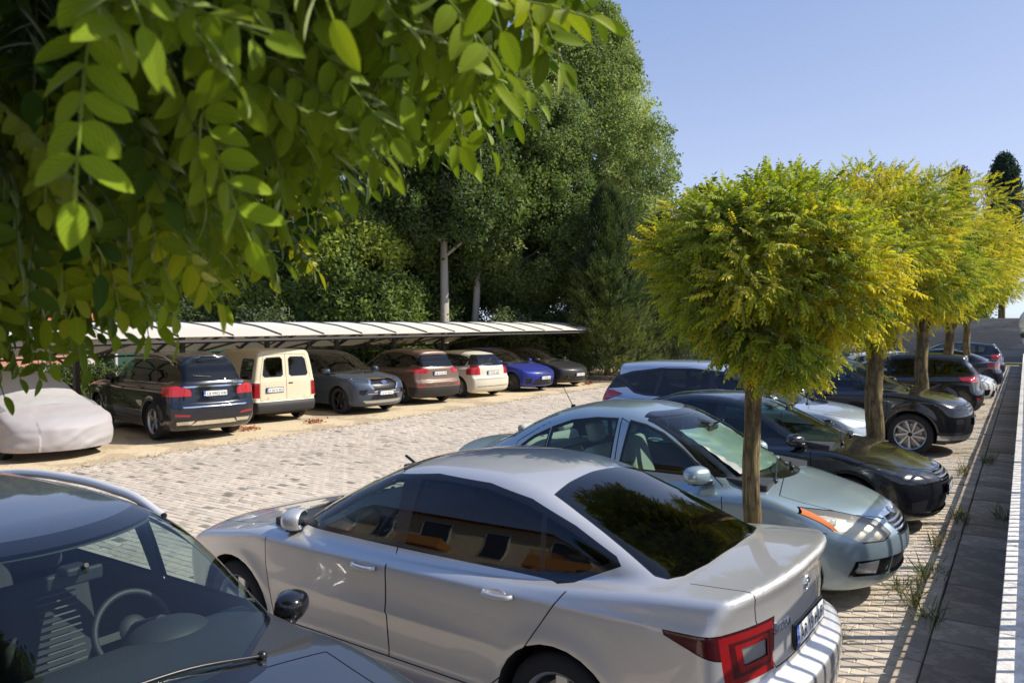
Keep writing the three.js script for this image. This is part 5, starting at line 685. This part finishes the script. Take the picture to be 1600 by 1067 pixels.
{ // a sedan wholly hidden by a fitted cloth cover
  const b = C.blackSedan, base = carField({ ...b, W: b.W + 0.03, flare: 0, bottom: 0.12, rBelt: 0.22, rSide: 0.14, rNose: 0.16, rTail: 0.16, side: [[0.1, 0.9], [0.3, 0.93], [0.7, 0.93], [0.9, 0.9], [1.05, 0.84]], nose: [[0.1, 2.3], [0.3, 2.36], [0.55, 2.34], [0.7, 2.22], [0.8, 2.0]], tail: [[0.1, -2.32], [0.3, -2.4], [0.7, -2.38], [1.1, -2.3]] });
  const folds = (x, y, z) => { const s = Math.abs(z) > 0.5 ? x : z, e = sstep(1.0, 0.3, y); return 0.03 * (noise3(x * 2.1, y * 2.3, z * 2.1 + 7) - 0.5) + e * 0.045 * (noise3(x * 1.6 + 3, y * 10 + 2.5 * Math.sin(s * 2.3), z * 1.6) - 0.5) + 0.014 * (noise3(x * 7, y * 9, z * 7) - 0.5); };
  const tri = meshField((x, y, z) => base(x, y, z) + folds(x, y, z), [-2.55, 0.04, -1.08], [2.5, 1.62, 1.08], 0.03);
  const hemmed = [], below = []; cutTris(tri, [[0, -1, 0, 0.17]], below, hemmed);
  const front = [], rest = []; cutTris(hemmed, [[-1, 0, 0, 1.45]], rest, front); // the front piece is lighter cloth, sewn on at a curved seam
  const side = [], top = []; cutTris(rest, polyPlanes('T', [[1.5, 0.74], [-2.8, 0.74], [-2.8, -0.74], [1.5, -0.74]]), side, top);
  const weave = noiseTex(64, (u, v) => { const a = 0.5 + 0.5 * tnoise(u, v, 32); return [a, a, a]; }, false, 40);
  const cl = c => std(c, 0.62, { bumpMap: weave, bumpScale: 0.0006 });
  const t = thing('covered_car', 'car under a fitted pale grey cloth cover next to the large black vehicle', 'car cover', [-16.5, 0, -7.5], -0.1);
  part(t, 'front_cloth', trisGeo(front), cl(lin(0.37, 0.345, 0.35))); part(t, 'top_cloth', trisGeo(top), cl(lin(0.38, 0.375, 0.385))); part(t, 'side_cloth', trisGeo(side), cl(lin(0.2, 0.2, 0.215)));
  part(t, 'seam', tube(Array.from({ length: 30 }, (_, i) => { const a = i / 29, z = lerp(-0.88, 0.88, a); let y = 1.4; while (base(1.45, y, z) > 0 && y > 0.2) y -= 0.004; return [1.45, y, z]; }), 0.006, 60, 6), std(lin(0.3, 0.3, 0.31), 0.8));
  const w = wheelGeos(0.31, 0.2, 0.2, 'steel'); for (const x of [1.35, -1.35]) for (const s of [1, -1]) { const m = part(t, 'tyre', w.tyre, M.rubber); m.position.set(x, 0.31, s * 0.76); }
}
// ---------------------------------------------------------------- trees and plants
const leafMat = (c, through = 0.45, o = {}) => phys(c, 1, { transmission: through, thickness: 0, side: THREE.DoubleSide, ior: 1.3, ...o });
const bark = (() => { const n2 = (u, v, fu, fv) => { const x = u * fu, y = v * fv, xi = Math.floor(x), yi = Math.floor(y), a = x - xi, b = y - yi, s = a * a * (3 - 2 * a), t = b * b * (3 - 2 * b), h = (i, j) => hash3((xi + i) % fu, (yi + j) % fv, fu); return lerp(lerp(h(0, 0), h(1, 0), s), lerp(h(0, 1), h(1, 1), s), t); };
  return noiseTex(512, (u, v) => { const f = Math.abs(n2(u, v, 14, 5) - 0.5) * 2, g = Math.abs(n2(u, v, 34, 9) - 0.5) * 2, c = n2(u, v, 90, 40), q = clamp(0.15 + 0.75 * Math.sqrt(f) * (0.55 + 0.45 * g) + 0.25 * (c - 0.5), 0, 1), m = n2(u, v, 3, 4); return [lerp(0.18, 0.64, q), lerp(0.15, lerp(0.54, 0.58, m), q), lerp(0.1, lerp(0.40, 0.34, m), q)]; }, true); })();
const barkM = std(0xffffff, 0.95, { map: bark, bumpMap: bark, bumpScale: 0.025 }), paleBark = std(lin(0.42, 0.38, 0.34), 0.9, { bumpMap: bark, bumpScale: 0.02 });
function limb(P, r0, r1, seg = 10, sides = 8) { // tapered, slightly crooked limb through points
  const cv = new THREE.CatmullRomCurve3(P.map(p => V(...p))), fr = cv.computeFrenetFrames(seg), pos = [], idx = [], uv = [];
  for (let i = 0; i <= seg; i++) { const t = i / seg, c = cv.getPointAt(t), r = lerp(r0, r1, t); for (let j = 0; j <= sides; j++) { const a = j / sides * 2 * PI, w = 1 + 0.09 * Math.sin(3 * a + i); pos.push(c.x + r * w * (Math.cos(a) * fr.normals[i].x + Math.sin(a) * fr.binormals[i].x), c.y + r * w * (Math.cos(a) * fr.normals[i].y + Math.sin(a) * fr.binormals[i].y), c.z + r * w * (Math.cos(a) * fr.normals[i].z + Math.sin(a) * fr.binormals[i].z)); uv.push(j / sides, t * 2); } }
  for (let i = 0; i < seg; i++) for (let j = 0; j < sides; j++) { const a = i * (sides + 1) + j, b = a + sides + 1; idx.push(a, a + 1, b, b, a + 1, b + 1); }
  const g = new THREE.BufferGeometry(); g.setAttribute('position', new THREE.Float32BufferAttribute(pos, 3)); g.setAttribute('uv', new THREE.Float32BufferAttribute(uv, 2)); g.setIndex(idx); g.computeVertexNormals(); return g;
}
// one oval leaflet along +x, folded on its midrib and arched; nu x nv faces
function leaflet(len, wid, nu, nv, arch, fold) {
  const pos = [], uv = [], idx = [];
  for (let i = 0; i <= nu; i++) { const t = i / nu, w = wid / 2 * Math.pow(Math.sin(PI * Math.pow(clamp(t, 0.001, 0.999), 0.85)), 0.62); for (let j = 0; j <= nv; j++) { const s = j / nv * 2 - 1; pos.push(t * len, fold * Math.abs(s) * w - arch * t * t * len, s * w); uv.push(t, (s + 1) / 2); } }
  for (let i = 0; i < nu; i++) for (let j = 0; j < nv; j++) { const a = i * (nv + 1) + j, b = a + nv + 1; idx.push(a, a + 1, b, b, a + 1, b + 1); }
  const g = new THREE.BufferGeometry(); g.setAttribute('position', new THREE.Float32BufferAttribute(pos, 3)); g.setAttribute('uv', new THREE.Float32BufferAttribute(uv, 2)); g.setIndex(idx); g.computeVertexNormals(); return g;
}
function pinnate(len, pairs, ll, lw, nu, nv, droop, s) { // a feather leaf along +x, drooping, y up
  reseed(s); const list = [], at = t => [t * len, -droop * t * t * len, 0];
  const put = (t, side) => { const g = leaflet(ll * rr(0.8, 1.1), lw * rr(0.85, 1.1), nu, nv, rr(0.05, 0.35), rr(0.1, 0.35)); g.rotateX(rr(-0.5, 0.5)); g.rotateZ(-rr(0.1, 0.7)); g.rotateY(side === 0 ? 0 : side * -rr(1.0, 1.35)); const [x, y, z] = at(t); g.translate(x, y, z); list.push(g); };
  for (let i = 0; i < pairs; i++) for (const q of [1, -1]) put(0.22 + 0.74 * i / pairs + rr(-0.01, 0.01), q); put(1, 0);
  if (nu > 3) list.push(tube([at(0), at(0.35), at(0.7), at(1)].map(p => p), 0.0011, 8, 4));
  return merge(list);
}
function clump(n, rad, size, s) { // a twig-end of small leaves
  reseed(s); const list = [];
  for (let i = 0; i < n; i++) { const g = leaflet(size * rr(0.7, 1.2), size * 0.62 * rr(0.7, 1.2), 2, 2, 0.2, 0.2); g.rotateX(rr(-PI, PI)).rotateY(rr(-PI, PI)).rotateZ(rr(-1, 1)); const a = V(rr(-1, 1), rr(-1, 1), rr(-1, 1)).normalize().multiplyScalar(rad * Math.cbrt(rnd())); g.translate(a.x, a.y, a.z); list.push(g); }
  return merge(list);
}
const O3 = new THREE.Object3D(), COL = new THREE.Color();
function foliage(parent, name, geo, mat, items) { // items: {p, d(direction), s, c, roll}
  const im = shade(new THREE.InstancedMesh(geo, mat, items.length)); im.name = name; im.userData.kind = 'stuff';
  const X = V(1, 0, 0), q2 = new THREE.Quaternion(), Y = V(0, 1, 0), z = V(0, 0, 0), x = V(0, 0, 0), y = V(0, 0, 0), m4 = new THREE.Matrix4();
  items.forEach((it, i) => { x.copy(it.d).normalize(); z.crossVectors(x, Y); if (z.lengthSq() < 1e-4) z.set(0, 0, 1); z.normalize(); y.crossVectors(z, x); m4.makeBasis(x, y, z); O3.quaternion.setFromRotationMatrix(m4); q2.setFromAxisAngle(X, it.roll); O3.quaternion.multiply(q2); O3.position.copy(it.p); O3.scale.setScalar(it.s); O3.updateMatrix(); im.setMatrixAt(i, O3.matrix); im.setColorAt(i, COL.setRGB(...it.c)); });
  parent.add(im); return im;
}
const veinTex = canvasTex(256, 128, (c, w, h) => { c.fillStyle = '#d9d9d9'; c.fillRect(0, 0, w, h); for (let i = 0; i < 900; i++) { c.fillStyle = `rgba(${i % 2 ? 255 : 150},${i % 2 ? 255 : 150},${i % 3 ? 200 : 120},0.10)`; c.fillRect((i * 97) % w, (i * 57) % h, 9, 6); } c.strokeStyle = '#ffffc8'; c.lineWidth = 3.2; c.beginPath(); c.moveTo(0, h / 2); c.lineTo(w, h / 2); c.stroke(); c.strokeStyle = 'rgba(255,255,205,0.6)'; c.lineWidth = 1.5; for (let i = 0; i < 11; i++) for (const s of [1, -1]) { const x = 14 + i * 21; c.beginPath(); c.moveTo(x, h / 2); c.quadraticCurveTo(x + 18, h / 2 + s * 24, x + 38, h / 2 + s * 60); c.stroke(); } });
// greens of a golden-leaved false acacia: clumps of green, lime and yellow, yellower outside as painted sunlight
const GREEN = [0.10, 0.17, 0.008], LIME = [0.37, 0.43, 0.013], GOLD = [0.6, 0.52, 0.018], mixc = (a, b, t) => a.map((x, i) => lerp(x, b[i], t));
function acacia(label, x, z, ground, bole, R, cy, ry, count, s, geoms, gold, mat, extra = {}) {
  reseed(s); const t = thing('acacia_tree', label, 'tree', [x, ground, z], 0, 'clipped acacia trees along the kerb'), tr = extra.trunkR ?? 0.085;
  part(t, 'trunk', limb([[0, -0.05, 0], [0.01, bole * 0.4, 0.01], [-0.01, bole * 0.75, 0.02], [0, bole + 0.15, 0]], tr * 1.12, tr * 0.92, 14, 12), barkM);
  for (let i = 0; i < 9; i++) { const a = i / 9 * 2 * PI + rr(-0.3, 0.3), e = rr(0.2, 1.1), l = R * rr(0.6, 0.85), st = bole + rr(-0.05, 0.3); const E = [Math.cos(a) * l * Math.cos(e), cy - ground - 0.1 + ry * 0.75 * Math.sin(e) - 0.3, Math.sin(a) * l * Math.cos(e)]; part(t, 'limb', limb([[0, st, 0], [E[0] * 0.35 + rr(-0.05, 0.05), lerp(st, E[1], 0.45) + 0.08, E[2] * 0.35 + rr(-0.05, 0.05)], E], tr * 0.45, 0.012, 8, 6), barkM); }
  const lists = geoms.map(() => []), c0 = V(extra.off ? extra.off[0] : 0, cy - ground, extra.off ? extra.off[1] : 0), p = V(0, 0, 0);
  let n = 0, guard = 0;
  const hubs = Array.from({ length: extra.hubs || 0 }, () => { // twig ends that carry a puff of leaves each
    let d; do d = V(rr(-1, 1), rr(-1, 1), rr(-1, 1)); while (d.length() > 1 || d.length() < 0.1); d.normalize();
    const rad = (0.62 + 0.42 * noise3(d.x * 2.6 + s, d.y * 2.6, d.z * 2.6)) * (1 - 0.5 * Math.pow(rnd(), 1.8)), vs = d.y < 0 ? 1 + 0.4 * d.y : 1; return { c: V(d.x * R * rad * vs, d.y * ry * rad, d.z * R * rad * vs), d, r: rr(0.16, 0.3) * Math.sqrt(R), k: rr(-0.22, 0.22), g: rr(-0.24, 0.24) };
  });
  while (n < count && guard++ < count * 8) {
    const d = V(rr(-1, 1), rr(-1, 1), rr(-1, 1)); const l = d.length(); if (l > 1 || l < 0.05) continue; d.multiplyScalar(1 / l);
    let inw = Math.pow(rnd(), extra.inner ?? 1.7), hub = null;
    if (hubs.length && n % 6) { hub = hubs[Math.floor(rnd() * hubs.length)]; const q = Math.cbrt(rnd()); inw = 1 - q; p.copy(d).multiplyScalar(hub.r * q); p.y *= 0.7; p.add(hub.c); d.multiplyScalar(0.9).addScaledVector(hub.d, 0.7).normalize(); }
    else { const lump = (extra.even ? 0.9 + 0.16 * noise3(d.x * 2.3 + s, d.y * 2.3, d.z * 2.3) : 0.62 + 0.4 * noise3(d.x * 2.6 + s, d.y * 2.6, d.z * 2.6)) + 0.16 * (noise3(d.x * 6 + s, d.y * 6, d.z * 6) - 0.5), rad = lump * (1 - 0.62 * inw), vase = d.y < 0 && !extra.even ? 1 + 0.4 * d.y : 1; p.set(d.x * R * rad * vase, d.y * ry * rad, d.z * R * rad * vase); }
    const sunTint = 0.3 * sstep(0.3, 0.0, inw); if (extra.keep && !extra.keep(p.x + x, p.y + cy, p.z + z)) continue;  // outermost leaves coloured yellower to stand in for sun on them
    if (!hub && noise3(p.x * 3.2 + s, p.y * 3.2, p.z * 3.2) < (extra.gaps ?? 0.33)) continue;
    const k = (hub ? 0.5 + hub.k : noise3(p.x * 2.6 + s * 3, p.y * 2.6, p.z * 2.6)) + rr(-0.16, 0.16) + sunTint * 0.6, k2 = noise3(p.x * 1.5, p.y * 1.5 + s, p.z * 1.5) + gold + (hub ? hub.g : 0) + sunTint * 0.5 + rr(-0.14, 0.14);
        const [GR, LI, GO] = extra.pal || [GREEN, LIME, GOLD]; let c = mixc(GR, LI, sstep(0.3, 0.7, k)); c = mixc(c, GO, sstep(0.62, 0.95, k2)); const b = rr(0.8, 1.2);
    const dir = V(d.x + rr(-0.7, 0.7), d.y * (hub ? 0.95 : 0.5) - (extra.droop ?? 0.25) + rr(-0.5, 0.45), d.z + rr(-0.7, 0.7));
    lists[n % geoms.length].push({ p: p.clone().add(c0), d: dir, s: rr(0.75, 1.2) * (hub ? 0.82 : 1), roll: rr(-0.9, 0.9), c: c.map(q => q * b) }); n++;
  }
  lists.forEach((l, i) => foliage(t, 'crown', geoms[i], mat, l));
  return t;
}
{
  const lowLeaf = [1, 2].map(i => pinnate(0.22, 9, 0.045, 0.02, 2, 2, 0.2, 40 + i)), acMat = leafMat(lin(1, 1, 1), 0.5);
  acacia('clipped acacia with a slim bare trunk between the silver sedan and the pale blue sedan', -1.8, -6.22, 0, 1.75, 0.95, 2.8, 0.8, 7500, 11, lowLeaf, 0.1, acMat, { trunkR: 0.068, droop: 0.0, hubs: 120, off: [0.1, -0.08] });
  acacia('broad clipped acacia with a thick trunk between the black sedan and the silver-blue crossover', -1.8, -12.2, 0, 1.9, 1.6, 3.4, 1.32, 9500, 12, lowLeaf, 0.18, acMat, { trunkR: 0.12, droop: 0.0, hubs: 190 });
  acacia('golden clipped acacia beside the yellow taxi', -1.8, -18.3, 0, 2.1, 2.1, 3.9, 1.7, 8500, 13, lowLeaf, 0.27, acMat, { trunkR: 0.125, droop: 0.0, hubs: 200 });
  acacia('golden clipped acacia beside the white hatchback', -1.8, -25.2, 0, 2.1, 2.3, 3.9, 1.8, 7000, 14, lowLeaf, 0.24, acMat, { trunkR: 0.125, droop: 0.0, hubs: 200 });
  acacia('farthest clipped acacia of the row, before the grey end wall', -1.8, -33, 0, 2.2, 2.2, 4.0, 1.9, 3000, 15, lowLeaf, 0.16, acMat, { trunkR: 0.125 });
  // the tree whose crown overhangs the photographer
  const big = [1, 2, 3].map(i => pinnate(0.2, 6, 0.044, 0.022, 7, 4, 0.2, 60 + i)), nearMat = leafMat(lin(1, 1, 1), 0.4, { map: veinTex });
  acacia('acacia whose leafy crown overhangs the dark grey estate car', -1.85, -0.12, 0, 2.35, 1.56, 3.66, 1.26, 22000, 21, big, 0.03, nearMat, { trunkR: 0.085, droop: 0.3, gaps: 0.05, inner: 1.9, even: true, pal: [[0.045, 0.115, 0.005], [0.28, 0.40, 0.01], [0.52, 0.54, 0.012]], keep: (X, Y, Z) => Math.hypot(X, Y - EYE, Z) > 0.5 });  // lime and yellow of this palette put sunlight into the leaf colour
}
// ---- background wood
function leafyTree(label, x, z, H, R, base, count, s, cols, o = {}) {
  reseed(s); const t = thing(o.name || 'leafy_tree', label, 'tree', [x, 0, z], 0, o.group || 'trees behind the carport'), lean = o.lean ?? [0, 0], tr = o.tr ?? 0.02 * H, bm = o.pale ? paleBark : barkM;
  part(t, 'trunk', limb([[0, -0.1, 0], [lean[0] * 0.3, H * 0.25, lean[1] * 0.3], [lean[0] * 0.7, H * 0.55, lean[1] * 0.7], [lean[0], H * 0.9, lean[1]]], tr, tr * 0.25, 14, 9), bm);
  for (let i = 0; i < 8; i++) { const h0 = lerp(base, H * 0.75, i / 8), a = i * 2.4 + rr(-0.4, 0.4), l = R * rr(0.5, 0.8), bx = lean[0] * h0 / H, bz = lean[1] * h0 / H; part(t, 'limb', limb([[bx, h0, bz], [bx + Math.cos(a) * l * 0.5, h0 + l * 0.35, bz + Math.sin(a) * l * 0.5], [bx + Math.cos(a) * l, h0 + l * 0.8, bz + Math.sin(a) * l]], tr * 0.35, 0.02, 7, 5), bm); }
  const geo = o.geo || clumps, lists = geo.map(() => []); let n = 0, g = 0;
  while (n < count && g++ < count * 10) {
    const v = rnd(), a = rr(0, 2 * PI), y = lerp(base, H, v), pr = (o.profile || (q => Math.sin(PI * Math.pow(clamp(q, 0.02, 0.98), 0.75)) ** 0.6))(v), lump = 0.7 + 0.55 * noise3(Math.cos(a) * 1.6 + s, y * 0.45, Math.sin(a) * 1.6 + s), r = R * pr * lump * Math.pow(rnd(), 0.42);
    const px = Math.cos(a) * r + lean[0] * v, pz = Math.sin(a) * r + lean[1] * v; if (noise3(px * 0.9 + s, y * 0.9, pz * 0.9) < (o.gaps ?? 0.36)) continue;
    const k = sstep(0.3, 0.7, noise3(px * 0.6 + s, y * 0.6, pz * 0.6 + 9) + rr(-0.15, 0.15)), c = mixc(cols[0], cols[1], k), b = rr(0.75, 1.25);
    lists[n % geo.length].push({ p: V(px, y, pz), d: o.dir ? o.dir(px, pz, v) : V(rr(-1, 1), rr(-0.5, 0.5), rr(-1, 1)), s: (o.size ?? 1) * rr(0.7, 1.25), roll: o.dir ? rr(-0.5, 0.5) : rr(0, 6), c: c.map(q => q * b) }); n++;
  }
  lists.forEach((l, i) => foliage(t, 'crown', geo[i], o.mat || bgMat, l)); return t;
}
const clumps = [1, 2, 3].map(i => clump(44, 0.5, 0.19, 80 + i)), bgMat = leafMat(lin(1, 1, 1), 0.5), popMat = leafMat(lin(1, 1, 1), 0.62);
const spray = (() => { reseed(99); const L = []; for (let i = 0; i < 34; i++) { const t = Math.pow(rnd(), 0.8), g = leaflet(0.2 * rr(0.7, 1.2), 0.028, 2, 1, 0.1, 0); g.rotateX(rr(-1, 1)).rotateY(rr(-0.75, 0.75)).rotateZ(rr(-0.3, 0.5)); g.translate(t * 0.7, rr(-0.06, 0.06) + 0.1 * t * t, rr(-0.22, 0.22) * (1.1 - t)); L.push(g); } return merge(L); })();
{
  const at = (px, depth) => { const q = (px - 800) / 1220, a = THREE.MathUtils.degToRad(YAW), fx = -Math.sin(a), fz = -Math.cos(a), rx = Math.cos(a), rz = -Math.sin(a); return [(fx + rx * q) * depth, (fz + rz * q) * depth]; };
  const DARK = [0.07, 0.12, 0.018], MID = [0.14, 0.21, 0.028], BRIGHT = [0.3, 0.36, 0.03], GREY = [0.19, 0.21, 0.08], POP = [0.2, 0.27, 0.065];
  const T = (label, px, depth, H, R, base, n, s, cols, o) => { const [x, z] = at(px, depth); return leafyTree(label, x, z, H, R, base, n, s, cols, o); };
  T('tall poplar towering over the end of the carport', 915, 40, 18.3, 4.6, 1.5, 5200, 101, [[0.19, 0.27, 0.05], [0.38, 0.45, 0.13]], { name: 'poplar_tree', size: 0.8, gaps: 0.38, mat: popMat, profile: q => 0.2 + 0.8 * Math.pow(Math.sin(PI * clamp(0.16 + 0.8 * q, 0, 1)), 0.9) });
  T('dense poplar beside the tall poplar', 800, 37, 15, 4.2, 3, 3800, 102, [[0.13, 0.2, 0.035], [0.28, 0.35, 0.08]], { name: 'poplar_tree', size: 0.8, mat: popMat, pale: true, tr: 0.22, lean: [1.0, 0.4] });
  T('tree with a pale bare trunk rising behind the carport', 694, 33, 13, 3.6, 5.2, 2200, 103, [DARK, MID], { pale: true, tr: 0.24 });
  T('tree with a leaning pale trunk rising behind the carport', 738, 35, 14, 3.4, 5.5, 2000, 104, [DARK, MID], { pale: true, tr: 0.2, lean: [1.1, 0.5] });
  T('dark feathery cypress beside the end of the carport', 950, 34, 7.6, 2.1, 0.1, 2600, 105, [[0.05, 0.085, 0.016], [0.14, 0.18, 0.026]], { name: 'cypress_tree', geo: [spray], gaps: 0.2, size: 1.15, profile: q => Math.pow(1 - q, 0.65) * 0.95 + 0.05, dir: (x, z, v) => V(x, 1.1, z) });
  T('dark cypress half hidden behind the clipped acacia', 1035, 36, 6.6, 2.0, 0.1, 1600, 106, [[0.03, 0.055, 0.014], [0.07, 0.1, 0.018]], { name: 'cypress_tree', geo: [spray], gaps: 0.2, size: 1.15, profile: q => Math.pow(1 - q, 0.65) * 0.95 + 0.05, dir: (x, z, v) => V(x, 1.1, z) });
  const wood = [[-150, 36, 9, 3.2, 0], [-20, 40, 11, 3.6, 1], [110, 37, 9, 3.2, 2], [215, 41, 11, 3.6, 0], [300, 34, 7.5, 2.8, 3], [372, 39, 9, 3.0, 1], [420, 32, 6.4, 2.3, 2], [490, 36, 9.5, 3.2, 0], [548, 31, 7, 2.4, 2], [610, 35, 10, 3.2, 0], [655, 40, 12, 3.4, 1], [1100, 46, 10, 3.2, 0], [1180, 50, 9, 3.6, 1], [1290, 54, 11, 4, 0], [1390, 60, 12, 4, 1], [1470, 64, 11, 4, 0]];
  const kinds = [['dark leafy tree', [DARK, MID]], ['mid-green leafy tree', [DARK, [0.07, 0.12, 0.025]]], ['yellow-green leafy tree', [MID, BRIGHT]], ['grey-green leafy tree', [GREY, MID]]];
  const where = ['at the open end of the hedge', 'above the terracotta house', 'over the brick wall', 'beside the house roof', 'behind the covered car', 'behind the large black vehicle', 'behind the cream van', 'over the dark blue utility vehicle', 'behind the brown crossover', 'left of the pale trunks', 'touching the pale trunks', 'behind the cypress', 'behind the first clipped acacia', 'behind the broad clipped acacia', 'behind the golden acacias', 'behind the end wall'];
  wood.forEach(([px, d, H, R, k], i) => T(`${kinds[k][0]} ${where[i]}`, px, d, H, R, 0.9, 1900, 200 + i, kinds[k][1], { gaps: 0.38 }));
  T('slender dark tree top standing clear above the golden acacias', 1566, 70, 17.2, 1.5, 5, 1300, 301, [[0.02, 0.045, 0.025], [0.03, 0.06, 0.03]], { profile: q => Math.pow(Math.sin(PI * clamp(q, 0.02, 0.98)), 0.6) });
  T('narrow dark tree tip peeping over the golden acacias', 1497, 72, 17.6, 1.3, 6, 700, 302, [[0.02, 0.045, 0.025], [0.03, 0.06, 0.03]], { profile: q => Math.pow(1 - q, 0.6) });
  // understorey behind the carport
  for (let i = 0; i < 11; i++) { const px = 230 + i * 62, [x, z] = at(px, px < 560 ? 28.5 + (i % 3) * 1.6 : 33 + (i % 3) * 1.6); reseed(400 + i); const b = thing('shrub', ['dark', 'greyish'][i % 2] + ' shrub behind the carport ' + ['beyond the covered car', 'beyond the large black vehicle', 'between the large black vehicle and the cream van', 'beyond the cream van', 'beyond the dark blue utility vehicle', 'between the dark blue vehicle and the brown crossover', 'beyond the brown crossover', 'beside the upright pale trunk', 'beside the leaning pale trunk', 'beyond the bright blue hatchback', 'beyond the dusty black hatchback'][i], 'shrub', [x, 0, z], 0, ['dark shrubs behind the carport', 'grey shrubs behind the carport'][i % 2]); const items = [[], []]; for (let k = 0; k < 520; k++) { const a = rr(0, 6.28), r = 1.9 * Math.sqrt(rnd()), h = 2.9 * Math.sqrt(Math.max(0, 1 - (r / 2) ** 2)) * Math.pow(rnd(), 0.6) * (0.6 + 0.6 * noise3(a, i, r)); const c = mixc(DARK, i % 2 ? GREY : MID, rnd() * 0.7); items[k % 2].push({ p: V(Math.cos(a) * r, h + 0.1, Math.sin(a) * r), d: V(rr(-1, 1), rr(-0.5, 0.5), rr(-1, 1)), s: rr(0.6, 1.0), roll: rr(0, 6), c }); } for (let k = 0; k < 5; k++) part(b, 'stem', limb([[rr(-0.2, 0.2), 0, rr(-0.2, 0.2)], [rr(-0.5, 0.5), 0.9, rr(-0.5, 0.5)], [rr(-0.9, 0.9), 1.9, rr(-0.9, 0.9)]], 0.03, 0.01, 6, 5), barkM); items.forEach((l, j) => foliage(b, 'foliage', clumps[j], bgMat, l)); }
  { // clipped hedge beside the covered car
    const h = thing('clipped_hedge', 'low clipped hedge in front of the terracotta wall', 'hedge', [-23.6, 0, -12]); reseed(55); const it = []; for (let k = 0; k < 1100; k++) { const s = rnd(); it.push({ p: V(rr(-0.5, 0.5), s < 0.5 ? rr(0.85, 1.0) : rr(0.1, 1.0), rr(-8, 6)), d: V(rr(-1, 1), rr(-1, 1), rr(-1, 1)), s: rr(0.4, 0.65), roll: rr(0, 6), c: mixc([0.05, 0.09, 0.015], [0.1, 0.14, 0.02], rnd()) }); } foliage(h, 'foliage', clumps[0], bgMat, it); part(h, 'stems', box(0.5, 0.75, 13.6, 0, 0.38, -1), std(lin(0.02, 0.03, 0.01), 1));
  }
}
{ // weeds along the kerb, dry litter and orange shards on the bays
  const blade = leaflet(0.2, 0.01, 5, 1, 0.5, 0), gm = leafMat(lin(1, 1, 1), 0.35);
  [[-0.78, -7.55, 0.5], [-0.72, -8.3, 0.7], [-0.6, -6.9, 0.35], [-0.74, -9.6, 0.6], [-0.62, -10.6, 0.4], [-0.95, -7.9, 0.3], [-0.78, -14.4, 0.6], [-0.5, -15.2, 0.5], [-0.2, -10.9, 0.35], [-1.2, -6.35, 0.25]].forEach(([x, z, k], i) => {
    reseed(500 + i); const w = thing('weed_tuft', ['grassy weed tuft at the kerb before the pale blue sedan', 'thick weed tuft under the nose of the pale blue sedan', 'short weeds in the kerb joint behind the silver sedan', 'weed tuft between the pale blue sedan and the black sedan', 'weeds in the kerb joint before the black sedan', 'sparse weeds on the pavers before the pale blue sedan', 'weeds at the kerb by the black sport utility vehicle', 'weeds between paving slabs by the black sport utility vehicle', 'weeds at the foot of the white-coped wall', 'dry weeds at the foot of the slim acacia'][i], 'weeds', [x, x > -0.71 ? 0.09 : 0, z], 0, 'weed tufts along the kerb'), it = []; const dry = i % 3 === 0;
    for (let j = 0; j < 150 * k + 24; j++) { const a = rr(0, 6.28); it.push({ p: V(rr(-0.09, 0.09) * (0.5 + k), 0, rr(-1, 1) * rnd() * 0.5 * (0.4 + k)), d: V(Math.cos(a), rr(0.7, 2.6), Math.sin(a)), s: rr(0.3, 1.25) * (0.55 + 0.6 * k), roll: rr(0, 6), c: rnd() < (dry ? 0.5 : 0.2) ? [0.3, 0.24, 0.1] : mixc([0.05, 0.09, 0.015], [0.13, 0.17, 0.03], rnd()) }); }
    foliage(w, 'blades', blade, gm, it);
  });
  const shard = leaflet(0.07, 0.045, 2, 2, 0.3, 0.5), sm = std(0xffffff, 0.9, { side: THREE.DoubleSide });
  [[-14.45, -13.2, 0], [-14.4, -27.3, 0], [-14.75, -11.45, 1]].forEach(([x, z, k], i) => { reseed(600 + i); const h = thing('debris_heap', ['orange crumpled debris behind the cream van', 'orange crumpled debris at the end kerb', 'reddish debris under the bumper of the large black vehicle'][i], 'debris', [x, 0, z], 0, 'orange debris heaps on the bays'), it = []; for (let j = 0; j < 60; j++) it.push({ p: V(rr(-0.28, 0.28) * rnd(), rr(0.0, 0.06), rr(-0.4, 0.4) * rnd()), d: V(rr(-1, 1), rr(-0.2, 0.4), rr(-1, 1)), s: rr(0.6, 1.5), roll: rr(0, 6), c: mixc([0.42, 0.1, 0.03], [0.3, 0.15, 0.08], rnd()) }); foliage(h, 'shards', shard, sm, it); });
  reseed(700); const it = []; for (let j = 0; j < 2600; j++) { const near = rnd() < 0.55, x = near ? LANE + 0.15 + rr(-0.5, 0.35) * rnd() : rr(-13, -5), z = rr(-4, -32); it.push({ p: V(x, 0.012, z), d: V(rr(-1, 1), rr(-0.1, 0.15), rr(-1, 1)), s: rr(0.3, 1.1), roll: rr(-0.5, 0.5), c: mixc([0.22, 0.13, 0.06], [0.36, 0.27, 0.12], rnd()) }); }
  const l = foliage(scene, 'leaf_litter', leaflet(0.06, 0.03, 2, 2, 0.3, 0.4), sm, it); tag(l, 'dry brown leaf litter scattered over the paved lane', 'leaf litter', null, 'stuff');
}
renderer.render(scene, camera);
